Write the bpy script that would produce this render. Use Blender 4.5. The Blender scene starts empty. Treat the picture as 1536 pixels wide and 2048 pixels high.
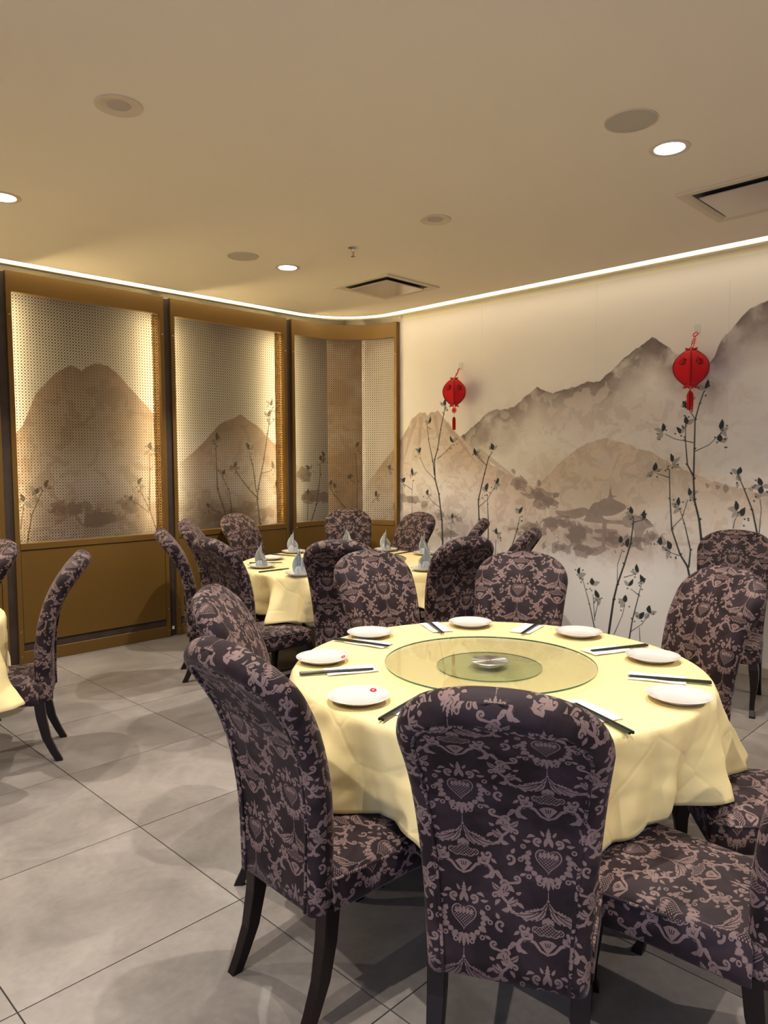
import bpy, bmesh, math, random
import numpy as np
from mathutils import Vector, Matrix, noise as mnoise

S = bpy.context.scene
COL = S.collection
PI = math.pi
rnd = random.Random(7)

# ---------------------------------------------------------------- camera
cam_d = bpy.data.cameras.new('camera')
cam_d.sensor_fit = 'HORIZONTAL'
cam_d.sensor_width = 36.0
cam_d.lens = 1459.0 / 1536.0 * 36.0
cam_d.clip_start = 0.05
cam = bpy.data.objects.new('camera', cam_d)
COL.objects.link(cam)
_r = Vector((0.70321262, -0.71096886, -0.00390921))
_u = Vector((0.05101352, 0.04497129, 0.99768492))
_f = Vector((0.70914711, 0.70178405, -0.0678934))
cam.matrix_world = Matrix(((_r.x, _u.x, -_f.x, 0), (_r.y, _u.y, -_f.y, 0), (_r.z, _u.z, -_f.z, 1.58), (0, 0, 0, 1)))
S.camera = cam

# ---------------------------------------------------------------- view, world, main lights
S.view_settings.view_transform = 'Standard'
S.view_settings.look = 'None'
S.view_settings.gamma = 1.0
S.view_settings.use_curve_mapping = False
S.view_settings.exposure = 0.12
S.cycles.use_denoising = True
S.cycles.max_bounces = 10
S.cycles.diffuse_bounces = 5
S.cycles.glossy_bounces = 4
S.cycles.transmission_bounces = 8
S.cycles.transparent_max_bounces = 12
S.cycles.caustics_reflective = False
S.cycles.caustics_refractive = False
S.cycles.sample_clamp_indirect = 4.0
w = bpy.data.worlds.new('world')
S.world = w
w.use_nodes = True
w.node_tree.nodes['Background'].inputs[0].default_value = (0.9, 0.82, 0.75, 1)
w.node_tree.nodes['Background'].inputs[1].default_value = 0.04

CEIL = 3.093
X0, X1, Y0, Y1 = -2.6, 5.658, -2.6, 6.2       # room shell
LIT = [(3.567, 1.575), (3.589, 4.596), (1.507, 4.532), (1.49, 1.55), (-0.55, 4.53), (-0.55, 1.55), (1.49, -1.4), (3.57, -1.4)]
OFF = [(1.49, 3.046), (3.554, 3.054)]
LAMP_W = 185.0
DAY_W = 85.0

def area_light(name, loc, size, size_y, watt, color, rot):
    d = bpy.data.lights.new(name, 'AREA')
    d.shape = 'RECTANGLE'
    d.size = size
    d.size_y = size_y
    d.energy = watt
    d.color = color
    o = bpy.data.objects.new(name, d)
    COL.objects.link(o)
    o.location = loc
    o.rotation_euler = rot
    return o
# cool daylight: area light added for an unseen source behind and left of camera
area_light('daylight', (-2.45, -0.5, 1.35), 1.8, 1.7, DAY_W, (0.55, 0.68, 1.0), (PI / 2, 0, -PI / 2))

# ================================================================= helpers
def props(o, label=None, cat=None, group=None, kind=None):
    if label: o['label'] = label
    if cat: o['category'] = cat
    if group: o['group'] = group
    if kind: o['kind'] = kind
    return o

class MB:
    def __init__(s):
        s.v = []; s.f = []; s.uv = []; s.has = False
    def poly(s, pts, uvs=None):
        b = len(s.v); s.v += [tuple(p) for p in pts]; s.f.append(tuple(range(b, b + len(pts))))
        s.uv.append(uvs)
    def grid(s, rows, closed=False, uvs=None):
        """rows: list of lists of points"""
        b = len(s.v); n = len(rows[0])
        for r in rows: s.v += [tuple(p) for p in r]
        for i in range(len(rows) - 1):
            for j in range(n if closed else n - 1):
                j2 = (j + 1) % n
                s.f.append((b + i * n + j, b + i * n + j2, b + (i + 1) * n + j2, b + (i + 1) * n + j))
                s.uv.append(None if uvs is None else (uvs[i][j], uvs[i][j2], uvs[i + 1][j2], uvs[i + 1][j]))
    def box(s, x0, x1, y0, y1, z0, z1):
        b = len(s.v)
        s.v += [(x0, y0, z0), (x1, y0, z0), (x1, y1, z0), (x0, y1, z0), (x0, y0, z1), (x1, y0, z1), (x1, y1, z1), (x0, y1, z1)]
        for q in ((0, 3, 2, 1), (4, 5, 6, 7), (0, 1, 5, 4), (1, 2, 6, 5), (2, 3, 7, 6), (3, 0, 4, 7)):
            s.f.append(tuple(b + k for k in q)); s.uv.append(None)
    def lathe(s, prof, n=32, c=(0, 0), cap0=False, cap1=False):
        rows = [[(c[0] + r * math.cos(2 * PI * k / n), c[1] + r * math.sin(2 * PI * k / n), z) for k in range(n)] for r, z in prof]
        s.grid(rows, closed=True)
        if cap0: s.poly(rows[0][::-1])
        if cap1: s.poly(rows[-1])
    def tube(s, pts, r, n=8, sq=False, caps=True):
        """swept tube, r float or list"""
        P = [Vector(p) for p in pts]
        if not isinstance(r, (list, tuple)): r = [r] * len(P)
        up = Vector((0, 0, 1)); rows = []
        prev = None
        for i, p in enumerate(P):
            t = (P[min(i + 1, len(P) - 1)] - P[max(i - 1, 0)])
            if t.length < 1e-9: t = Vector((0, 0, 1))
            t.normalize()
            if prev is None:
                a = t.orthogonal().normalized()
            else:
                a = (prev - t * prev.dot(t))
                a = a.normalized() if a.length > 1e-6 else t.orthogonal().normalized()
            prev = a
            b = t.cross(a)
            rows.append([p + (a * math.cos(2 * PI * k / n) + b * math.sin(2 * PI * k / n)) * r[i] for k in range(n)])
        s.grid(rows, closed=True)
        if caps:
            s.poly(rows[0][::-1]); s.poly(rows[-1])
    def build(s, name, mat, parent=None, smooth=True, loc=None, angle=35):
        me = bpy.data.meshes.new(name)
        me.from_pydata(s.v, [], s.f)
        if any(u is not None for u in s.uv):
            l = me.uv_layers.new(name='UVMap')
            arr = []
            for f, u in zip(s.f, s.uv):
                if u is None: u = [(0, 0)] * len(f)
                for q in u: arr += [q[0], q[1]]
            l.data.foreach_set('uv', arr)
        me.materials.append(mat)
        if smooth:
            me.polygons.foreach_set('use_smooth', [True] * len(me.polygons))
            try: me.set_sharp_from_angle(angle=math.radians(angle))
            except Exception: pass
        me.update()
        o = bpy.data.objects.new(name, me)
        COL.objects.link(o)
        if parent: o.parent = parent
        if loc: o.location = loc
        return o

def empty(name, loc=(0, 0, 0), rz=0, **kw):
    o = bpy.data.objects.new(name, None)
    o.empty_display_size = 0.1
    COL.objects.link(o)
    o.location = loc
    o.rotation_euler = (0, 0, rz)
    return props(o, **kw)

def dup(root, loc, rz=0, **kw):
    r = root.copy(); COL.objects.link(r)
    r.location = loc; r.rotation_euler = (0, 0, rz)
    for k in ('label', 'category', 'group'):
        if k in r and k in kw: del r[k]
    props(r, **kw)
    for ch in root.children:
        c = ch.copy(); COL.objects.link(c); c.parent = r
        for g in ch.children:
            d = g.copy(); COL.objects.link(d); d.parent = c
    return r

def bevel(o, wd=0.004, seg=2):
    m = o.modifiers.new('bevel', 'BEVEL'); m.width = wd; m.segments = seg; m.limit_method = 'ANGLE'
    return o

# ================================================================= materials
def mat(name, col, rough=0.5, metal=0.0, sheen=0.0, spec=0.5, emit=None, estr=0.0, bump=None, var=None, trans=0.0, ior=1.45, coat=0.0):
    m = bpy.data.materials.new(name); m.use_nodes = True
    nt = m.node_tree; b = nt.nodes['Principled BSDF']
    b.inputs['Base Color'].default_value = (*col, 1)
    b.inputs['Roughness'].default_value = rough
    b.inputs['Metallic'].default_value = metal
    b.inputs['IOR'].default_value = ior
    b.inputs['Specular IOR Level'].default_value = spec
    b.inputs['Transmission Weight'].default_value = trans
    b.inputs['Coat Weight'].default_value = coat
    if sheen:
        b.inputs['Sheen Weight'].default_value = sheen
        b.inputs['Sheen Roughness'].default_value = 0.35
    if emit:
        b.inputs['Emission Color'].default_value = (*emit, 1)
        b.inputs['Emission Strength'].default_value = estr
    tc = None
    if bump or var:
        tc = nt.nodes.new('ShaderNodeTexCoord')
    if var:   # (scale, amount, second colour)
        n = nt.nodes.new('ShaderNodeTexNoise'); n.inputs['Scale'].default_value = var[0]; n.inputs['Detail'].default_value = 6
        nt.links.new(tc.outputs['Object'], n.inputs['Vector'])
        r = nt.nodes.new('ShaderNodeValToRGB')
        r.color_ramp.elements[0].position = 0.5 - var[1]; r.color_ramp.elements[1].position = 0.5 + var[1]
        r.color_ramp.elements[0].color = (*col, 1); r.color_ramp.elements[1].color = (*var[2], 1)
        nt.links.new(n.outputs['Fac'], r.inputs['Fac']); nt.links.new(r.outputs['Color'], b.inputs['Base Color'])
    if bump:  # (scale, strength, distance)
        n = nt.nodes.new('ShaderNodeTexNoise'); n.inputs['Scale'].default_value = bump[0]; n.inputs['Detail'].default_value = 4
        nt.links.new(tc.outputs['Object'], n.inputs['Vector'])
        bp = nt.nodes.new('ShaderNodeBump'); bp.inputs['Strength'].default_value = bump[1]; bp.inputs['Distance'].default_value = bump[2]
        nt.links.new(n.outputs['Fac'], bp.inputs['Height']); nt.links.new(bp.outputs['Normal'], b.inputs['Normal'])
    return m

M = {}
M['ceiling'] = mat('ceiling_paint', (0.72, 0.645, 0.53), 0.9, bump=(260, 0.12, 0.002))
M['cream'] = mat('cream_paint', (0.80, 0.72, 0.52), 0.85)
M['plaster'] = mat('plain_wall_paint', (0.38, 0.33, 0.27), 0.9)
M['recess'] = mat('recess_paint', (0.30, 0.24, 0.18), 0.9)
M['cove_led'] = mat('cove_led', (1, 1, 1), 0.5, emit=(1.0, 0.88, 0.64), estr=2.9)
M['panel_led'] = mat('panel_led', (1, 1, 1), 0.5, emit=(1.0, 0.80, 0.42), estr=175.0)
M['lamp_lens'] = mat('lamp_lens', (1, 1, 1), 0.5, emit=(1.0, 0.97, 0.92), estr=30.0)
M['brass'] = mat('bronze_coated_metal', (0.150, 0.082, 0.018), 0.42, metal=0.35, bump=(420, 0.06, 0.001), var=(1.2, 0.3, (0.175, 0.097, 0.022)))
M['lattice'] = mat('lattice_metal', (0.085, 0.048, 0.018), 0.5, metal=0.3)
M['darkwood'] = mat('dark_wenge_wood', (0.030, 0.020, 0.016), 0.5, var=(9, 0.3, (0.055, 0.038, 0.03)))
M['leg'] = mat('black_brown_lacquer', (0.0085, 0.0045, 0.0045), 0.38, spec=0.3)
M['trimwhite'] = mat('off_white_trim', (0.58, 0.49, 0.37), 0.6)
M['grille'] = mat('speaker_grille', (0.42, 0.38, 0.315), 0.8, bump=(900, 0.5, 0.001))
M['lampoff'] = mat('unlit_lens', (0.42, 0.36, 0.32), 0.5)
M['black'] = mat('black_gap', (0.01, 0.01, 0.01), 0.6)
M['acpanel'] = mat('satin_grey_panel', (0.50, 0.43, 0.37), 0.22, metal=0.25)
M['chrome'] = mat('chrome', (0.75, 0.75, 0.75), 0.18, metal=1.0)
M['steel'] = mat('brushed_steel', (0.62, 0.63, 0.64), 0.3, metal=1.0)
M['plate'] = mat('glazed_porcelain', (0.64, 0.62, 0.60), 0.08, coat=0.5)
M['red'] = mat('red_print', (0.62, 0.01, 0.03), 0.3)
M['whiteprint'] = mat('white_print', (0.85, 0.83, 0.8), 0.3)
M['paper'] = mat('white_tissue_paper', (0.86, 0.84, 0.82), 0.9, bump=(300, 0.2, 0.001))
M['chop'] = mat('black_melamine', (0.012, 0.018, 0.015), 0.25)
M['napkin'] = mat('silver_grey_satin_napkin', (0.36, 0.385, 0.41), 0.42, sheen=0.3)
M['felt'] = mat('red_felt', (0.58, 0.003, 0.008), 0.85, sheen=0.15, bump=(600, 0.2, 0.001))
M['seam'] = mat('dark_red_seam', (0.15, 0.002, 0.004), 0.9)
M['feltdark'] = mat('dark_cutout', (0.045, 0.001, 0.003), 0.95)
M['hook'] = mat('clear_adhesive_hook', (0.62, 0.60, 0.55), 0.25)
M['darkcloth'] = mat('dark_slate_frame', (0.035, 0.05, 0.065), 0.45)
M['ply'] = mat('table_board', (0.25, 0.16, 0.09), 0.6)
M['grout'] = mat('dark_grout', (0.03, 0.027, 0.024), 0.9)
M['base'] = mat('baseboard_paint', (0.42, 0.38, 0.33), 0.6)
M['white'] = mat('white_plastic', (0.8, 0.8, 0.78), 0.4)

def cloth_mat():
    m = mat('pale_yellow_cloth', (0.77, 0.635, 0.315), 0.62, sheen=0.15)
    nt = m.node_tree; b = nt.nodes['Principled BSDF']
    tc = nt.nodes.new('ShaderNodeTexCoord')
    n1 = nt.nodes.new('ShaderNodeTexNoise'); n1.inputs['Scale'].default_value = 5; n1.inputs['Detail'].default_value = 5; n1.inputs['Distortion'].default_value = 0.6
    v = nt.nodes.new('ShaderNodeTexVoronoi'); v.feature = 'DISTANCE_TO_EDGE'; v.inputs['Scale'].default_value = 3.6
    wv = nt.nodes.new('ShaderNodeTexNoise'); wv.inputs['Scale'].default_value = 380
    mx = nt.nodes.new('ShaderNodeMixRGB'); mx.inputs[0].default_value = 0.25
    nt.links.new(tc.outputs['Object'], n1.inputs['Vector']); nt.links.new(tc.outputs['Object'], v.inputs['Vector']); nt.links.new(tc.outputs['Object'], wv.inputs['Vector'])
    nt.links.new(n1.outputs['Color'], mx.inputs[1])
    r = nt.nodes.new('ShaderNodeMapRange'); r.inputs['From Max'].default_value = 0.04
    nt.links.new(v.outputs['Distance'], r.inputs['Value']); nt.links.new(r.outputs['Result'], mx.inputs[2])
    b1 = nt.nodes.new('ShaderNodeBump'); b1.inputs['Strength'].default_value = 0.35; b1.inputs['Distance'].default_value = 0.014
    b2 = nt.nodes.new('ShaderNodeBump'); b2.inputs['Strength'].default_value = 0.15; b2.inputs['Distance'].default_value = 0.001
    nt.links.new(mx.outputs['Color'], b1.inputs['Height']); nt.links.new(wv.outputs['Fac'], b2.inputs['Height'])
    nt.links.new(b1.outputs['Normal'], b2.inputs['Normal']); nt.links.new(b2.outputs['Normal'], b.inputs['Normal'])
    return m
M['cloth'] = cloth_mat()

def glass_mat(name, tint, edge=False):
    m = bpy.data.materials.new(name); m.use_nodes = True
    nt = m.node_tree
    for n in list(nt.nodes): nt.nodes.remove(n)
    out = nt.nodes.new('ShaderNodeOutputMaterial')
    tr = nt.nodes.new('ShaderNodeBsdfTransparent'); tr.inputs[0].default_value = (*tint, 1)
    gl = nt.nodes.new('ShaderNodeBsdfGlossy'); gl.inputs['Roughness'].default_value = 0.02
    lw = nt.nodes.new('ShaderNodeLayerWeight'); lw.inputs['Blend'].default_value = .5
    pw = nt.nodes.new('ShaderNodeMath'); pw.operation = 'POWER'; pw.inputs[1].default_value = 5.0
    fr = nt.nodes.new('ShaderNodeMath'); fr.operation = 'MULTIPLY_ADD'; fr.inputs[1].default_value = .95; fr.inputs[2].default_value = .045
    nt.links.new(lw.outputs['Facing'], pw.inputs[0]); nt.links.new(pw.outputs[0], fr.inputs[0])
    mx = nt.nodes.new('ShaderNodeMixShader')
    nt.links.new(fr.outputs[0], mx.inputs[0]); nt.links.new(tr.outputs[0], mx.inputs[1]); nt.links.new(gl.outputs[0], mx.inputs[2])
    nt.links.new(mx.outputs[0], out.inputs[0])
    return m
M['glass'] = glass_mat('pale_green_glass', (0.975, 0.992, 0.962))
M['glass2'] = glass_mat('green_glass', (0.925, 0.97, 0.92))
M['glassedge'] = mat('green_glass_edge', (0.01, 0.13, 0.10), 0.1, coat=0.5)

# --------------------------------------------------------------- small painting kit (numpy)
def vnoise(h, w_, cell, seed=0, octaves=4):
    rs = np.random.RandomState(seed); out = np.zeros((h, w_), np.float32); amp = 1.0; tot = 0
    for _ in range(octaves):
        gh, gw = int(h / cell) + 3, int(w_ / cell) + 3
        g = rs.rand(gh, gw).astype(np.float32)
        y = np.arange(h) / cell; x = np.arange(w_) / cell
        yi = y.astype(int); xi = x.astype(int); fy = (y - yi)[:, None]; fx = (x - xi)[None, :]
        fy = fy * fy * (3 - 2 * fy); fx = fx * fx * (3 - 2 * fx)
        a = g[yi][:, xi]; b = g[yi][:, xi + 1]; c = g[yi + 1][:, xi]; d = g[yi + 1][:, xi + 1]
        out += amp * ((a * (1 - fx) + b * fx) * (1 - fy) + (c * (1 - fx) + d * fx) * fy)
        tot += amp; amp *= 0.5; cell = max(cell / 2, 1.0)
    return out / tot

def capsule(A, x0, y0, x1, y1, r0, r1, val=1.0):
    """paint a tapered stroke, max-blend, A[h,w], pixel units"""
    R = max(r0, r1) + 1.5
    h, w_ = A.shape
    xa, xb = int(max(0, min(x0, x1) - R)), int(min(w_, max(x0, x1) + R + 1))
    ya, yb = int(max(0, min(y0, y1) - R)), int(min(h, max(y0, y1) + R + 1))
    if xa >= xb or ya >= yb: return
    X, Y = np.meshgrid(np.arange(xa, xb), np.arange(ya, yb))
    dx, dy = x1 - x0, y1 - y0; L = dx * dx + dy * dy + 1e-9
    t = np.clip(((X - x0) * dx + (Y - y0) * dy) / L, 0, 1)
    d = np.hypot(X - x0 - t * dx, Y - y0 - t * dy) - (r0 + (r1 - r0) * t)
    m = np.clip(0.5 - d, 0, 1) * val
    A[ya:yb, xa:xb] = np.maximum(A[ya:yb, xa:xb], m)

def polyfill(A, P, val=1.0, sub=False):
    P = np.array(P, float); h, w_ = A.shape
    xa, xb = int(max(0, P[:, 0].min() - 1)), int(min(w_, P[:, 0].max() + 2))
    ya, yb = int(max(0, P[:, 1].min() - 1)), int(min(h, P[:, 1].max() + 2))
    if xa >= xb or ya >= yb: return
    X, Y = np.meshgrid(np.arange(xa, xb) + 0.01, np.arange(ya, yb) + 0.01)
    ins = np.zeros(X.shape, bool); n = len(P)
    for i in range(n):
        x1, y1 = P[i]; x2, y2 = P[(i + 1) % n]
        if abs(y2 - y1) < 1e-9: continue
        c = ((y1 > Y) != (y2 > Y)) & (X < (x2 - x1) * (Y - y1) / (y2 - y1) + x1)
        ins ^= c
    if sub: A[ya:yb, xa:xb] = np.where(ins, 0, A[ya:yb, xa:xb])
    else: A[ya:yb, xa:xb] = np.maximum(A[ya:yb, xa:xb], ins * val)

def leafpoly(x0, y0, x1, y1, wd, bend=0.0, n=9, serr=0.0):
    dx, dy = x1 - x0, y1 - y0; L = math.hypot(dx, dy) + 1e-9; nx, ny = -dy / L, dx / L
    a, b = [], []
    for i in range(n + 1):
        t = i / n; wv = wd * math.sin(PI * t ** 0.8) * (1 + serr * (1 if i % 2 else -1)); o = bend * L * math.sin(PI * t)
        cx, cy = x0 + dx * t + nx * o, y0 + dy * t + ny * o
        a.append((cx + nx * wv, cy + ny * wv)); b.append((cx - nx * wv, cy - ny * wv))
    return a + b[::-1]

def to_image(name, rgb, space='Linear Rec.709'):
    h, w_ = rgb.shape[:2]
    im = bpy.data.images.new(name, w_, h, alpha=False, float_buffer=True)
    im.colorspace_settings.name = space
    a = np.ones((h, w_, 4), np.float32); a[..., :3] = rgb
    im.pixels.foreach_set(a.ravel())
    im.update()
    return im

# --------------------------------------------------------------- velvet damask
TW, TH = 0.40, 0.35          # repeat in metres
def damask_mask():
    k = 2400.0; W_, H_ = int(TW * k), int(TH * 2 * k)
    A = np.zeros((H_, W_), np.float32); B = np.zeros((H_, W_), np.float32)   # A motif, B the dark line work cut into it
    cx, cy = W_ / 2, H_ * 0.62
    def U(x, y): return cx + x * k, cy + y * k          # y up (row 0 = bottom)
    def stroke(T, pts, r0, r1):
        n = len(pts) - 1
        for i in range(n):
            a, b = pts[i], pts[i + 1]
            ra = r0 + (r1 - r0) * i / n; rb = r0 + (r1 - r0) * (i + 1) / n
            for s in (1, -1):
                p, q = U(s * a[0], a[1]), U(s * b[0], b[1]); capsule(T, p[0], p[1], q[0], q[1], ra * k, rb * k)
    def leaf(T, x0, y0, x1, y1, wd, bend=0, serr=0, vein=False):
        P = leafpoly(x0, y0, x1, y1, wd, bend, 11, serr)
        for s in (1, -1): polyfill(T, [U(s * p[0], p[1]) for p in P])
        if vein:
            L = math.hypot(x1 - x0, y1 - y0); nx, ny = -(y1 - y0) / L, (x1 - x0) / L
            V = [(x0 + (x1 - x0) * t + nx * bend * L * math.sin(PI * t), y0 + (y1 - y0) * t + ny * bend * L * math.sin(PI * t)) for t in (.12, .3, .5, .68, .82)]
            stroke(B, V, .0013, .0007)
    def disk(T, x, y, r):
        for s in (1, -1):
            p = U(s * x, y); capsule(T, p[0], p[1], p[0] + .1, p[1], r * k, r * k)
    def curl(T, x, y, r, a0, turns, wd, d=1):
        pts = []
        for i in range(17):
            t = i / 16; a = a0 + d * turns * 2 * PI * t; rr = r * (1 - 0.82 * t)
            pts.append((x + rr * math.cos(a), y + rr * math.sin(a)))
        stroke(T, pts, wd, wd * 0.5); disk(T, pts[-1][0], pts[-1][1], wd * 0.85)
    def heart(s, dy=0, n=30):
        out = []
        for i in range(n):
            t = 2 * PI * i / n
            out.append((s * .92 * math.sin(t) ** 3, dy + s * (13 * math.cos(t) - 5 * math.cos(2 * t) - 2 * math.cos(3 * t) - math.cos(4 * t)) / 15))
        return out
    yy, xx = np.mgrid[0:H_, 0:W_]
    lat = ((np.sin((xx - cx + yy - cy) / k * 780) > -.25) & (np.sin((xx - cx - yy + cy) / k * 780) > -.25)).astype(np.float32)
    # heart shaped pomegranate
    polyfill(A, [U(*p) for p in heart(.034)]); polyfill(B, [U(*p) for p in heart(.0305)])
    inner = np.zeros_like(A); polyfill(inner, [U(*p) for p in heart(.0275)])
    cup = np.zeros_like(A)
    for x in (0, .008, .016): leaf(cup, x, .004 - x * .1, x * 1.25, .024 - x * .35, .0042)
    # ring of bracts, florets and volutes
    for i, a in enumerate((-84, -66, -48, -30, -13, 3, 19)):
        a = math.radians(a); ca, sa = math.cos(a), math.sin(a); r1 = .064 if i % 2 else .056
        leaf(A, .041 * ca, .041 * sa - .004, r1 * ca, r1 * sa - .004, .0078, .08, .3)
    for (x, y) in ((.064, -.008), (.058, .028), (.045, -.050), (.020, -.064)):
        disk(A, x, y, .0066); disk(B, x, y, .0030); disk(inner, x, y, .0014)
    curl(A, .0235, .047, .0115, -PI / 2, 1.15, .0036); disk(A, .0235, .047, .0030)
    leaf(A, .009, .034, .001, .066, .005); leaf(A, 0, .046, 0, .088, .0055, 0, .35)
    leaf(A, .010, .062, .018, .078, .0036); leaf(A, .030, .060, .050, .052, .0046, .2); leaf(A, .040, .044, .060, .046, .0042, -.1)
    leaf(A, 0, -.052, 0, -.082, .0045, 0, .35); leaf(A, .009, -.050, .011, -.076, .0040, 0, .3)
    curl(A, .090, -.010, .0145, -PI / 2, -0.9, .0040); leaf(A, .085, .004, .078, .020, .0048)
    # stem and acanthus fan
    stroke(A, [(0, -.084), (0, -.104)], .0009, .0009); disk(A, 0, -.106, .0032)
    leaf(A, .002, -.110, .034, -.140, .0055, -.18, .15, True)
    leaf(A, .012, -.128, .054, -.140, .0082, -.12, .28, True)
    leaf(A, .022, -.136, .084, -.150, .0085, -.10, .32, True)
    leaf(A, .012, -.130, .060, -.162, .0085, -.08, .28, True)
    leaf(A, .006, -.126, .030, -.162, .0065, -.06, .2, True)
    leaf(A, .056, -.134, .078, -.122, .0046, .1)
    # pineapple cluster with two curls
    leaf(A, 0, -.146, 0, -.166, .0070); leaf(A, .004, -.150, .014, -.166, .005)
    blob = np.zeros_like(A)
    for x, y, r in ((0, -.179, .016), (.016, -.184, .0115), (.029, -.181, .0085)): disk(A, x, y, r); disk(blob, x, y, r - .0022)
    B = np.maximum(B, blob * (1 - lat))
    curl(A, .058, -.182, .0125, PI, 0.95, .0042); leaf(A, .050, -.166, .052, -.146, .0050); leaf(A, .066, -.192, .080, -.204, .0045)
    # fan and scrolling arms
    polyfill(A, [U(*q) for q in ((0, -.238), (-.021, -.212), (-.011, -.205), (0, -.203), (.011, -.205), (.021, -.212))])
    for x in (0, .006): stroke(B, [(x * .6, -.220), (x, -.211)], .0011, .0011)
    stroke(A, [(0, -.240), (.016, -.232), (.030, -.214), (.046, -.207), (.062, -.214), (.070, -.228), (.066, -.238)], .0022, .0070)
    leaf(A, .044, -.210, .036, -.190, .0048, .1); leaf(A, .056, -.210, .064, -.192, .0048, .1); leaf(A, .064, -.236, .046, -.244, .0046, .1)
    leaf(A, .072, -.224, .090, -.232, .0050, .1); curl(A, .044, -.198, .0065, 0, .8, .0028)
    stroke(B, [(.040, -.211), (.056, -.213), (.064, -.226)], .0013, .0010)
    # diagonal vine with curls between the columns
    stroke(A, [(.080, -.232), (.094, -.244), (.110, -.250), (.126, -.246)], .0022, .0034)
    curl(A, .126, -.236, .0105, -PI / 2, 1.0, .0036); leaf(A, .134, -.226, .150, -.218, .0042)
    leaf(A, .104, -.250, .096, -.276, .0078, .15, .25, True); leaf(A, .108, -.254, .122, -.272, .0062, -.1, .2); leaf(A, .096, -.272, .078, -.276, .0052, .1)
    leaf(A, .092, -.244, .086, -.228, .0040)
    stroke(A, [(.118, .064), (.106, .050), (.108, .036), (.120, .028)], .0026, .0034); disk(A, .120, .028, .0042)
    # second vine filling the ground between heart and fan
    stroke(A, [(.084, -.148), (.092, -.128), (.106, -.114), (.112, -.098), (.106, -.084)], .0030, .0040)
    curl(A, .100, -.078, .0105, 0, .95, .0036); curl(A, .124, -.112, .0095, PI, -.95, .0034)
    leaf(A, .092, -.130, .070, -.112, .0078, .12, .28, True); leaf(A, .108, -.108, .090, -.098, .0055, .1)
    leaf(A, .112, -.096, .132, -.078, .0065, -.12, .25, True); leaf(A, .088, -.140, .110, -.146, .0060, -.1, .2)
    leaf(A, .112, -.120, .124, -.138, .0048, .1); leaf(A, .076, -.100, .062, -.094, .0045, .1)
    A = A * (1 - np.clip(B, 0, 1))
    A = np.maximum(A, inner * lat * .95); A = np.maximum(A, cup)
    h1 = H_ // 2
    A = np.maximum(A[:h1], A[h1:])                          # fold the tall canvas onto one repeat
    A = np.maximum(A, np.roll(A, (h1 // 2, W_ // 2), (0, 1)))   # half drop
    return A

def velvet():
    A = damask_mask()
    im = to_image('damask_pattern', np.repeat(A[..., None], 3, 2), 'Non-Color')
    m = mat('damask_velvet', (0.03, 0.02, 0.022), 0.62, sheen=0.10, spec=0.2)
    nt = m.node_tree; b = nt.nodes['Principled BSDF']
    uv = nt.nodes.new('ShaderNodeUVMap')
    tx = nt.nodes.new('ShaderNodeTexImage'); tx.image = im; tx.extension = 'REPEAT'
    nt.links.new(uv.outputs[0], tx.inputs['Vector'])
    tc = nt.nodes.new('ShaderNodeTexCoord')
    n = nt.nodes.new('ShaderNodeTexNoise'); n.inputs['Scale'].default_value = 7; n.inputs['Detail'].default_value = 5; n.inputs['Distortion'].default_value = 0.8
    nt.links.new(tc.outputs['Object'], n.inputs['Vector'])
    r = nt.nodes.new('ShaderNodeValToRGB'); r.color_ramp.elements[0].position = .40; r.color_ramp.elements[1].position = .68
    r.color_ramp.elements[0].color = (0.013, 0.007, 0.009, 1); r.color_ramp.elements[1].color = (0.036, 0.022, 0.028, 1)
    nt.links.new(n.outputs['Fac'], r.inputs['Fac'])
    r2 = nt.nodes.new('ShaderNodeValToRGB'); r2.color_ramp.elements[0].position = .3; r2.color_ramp.elements[1].position = .7
    r2.color_ramp.elements[0].color = (0.15, 0.098, 0.092, 1); r2.color_ramp.elements[1].color = (0.22, 0.15, 0.14, 1)
    nt.links.new(n.outputs['Fac'], r2.inputs['Fac'])
    mx = nt.nodes.new('ShaderNodeMixRGB')
    nt.links.new(tx.outputs['Color'], mx.inputs[0]); nt.links.new(r.outputs['Color'], mx.inputs[1]); nt.links.new(r2.outputs['Color'], mx.inputs[2])
    nt.links.new(mx.outputs['Color'], b.inputs['Base Color'])
    fine = nt.nodes.new('ShaderNodeTexNoise'); fine.inputs['Scale'].default_value = 500
    nt.links.new(tc.outputs['Object'], fine.inputs['Vector'])
    ad = nt.nodes.new('ShaderNodeMath'); ad.operation = 'MULTIPLY_ADD'; ad.inputs[1].default_value = -0.6
    nt.links.new(tx.outputs['Color'], ad.inputs[0]); nt.links.new(fine.outputs['Fac'], ad.inputs[2])
    bp = nt.nodes.new('ShaderNodeBump'); bp.inputs['Strength'].default_value = 0.35; bp.inputs['Distance'].default_value = 0.0015
    nt.links.new(ad.outputs[0], bp.inputs['Height']); nt.links.new(bp.outputs['Normal'], b.inputs['Normal'])
    b.inputs['Sheen Tint'].default_value = (0.85, 0.75, 0.85, 1)
    return m
M['velvet'] = velvet()

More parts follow.
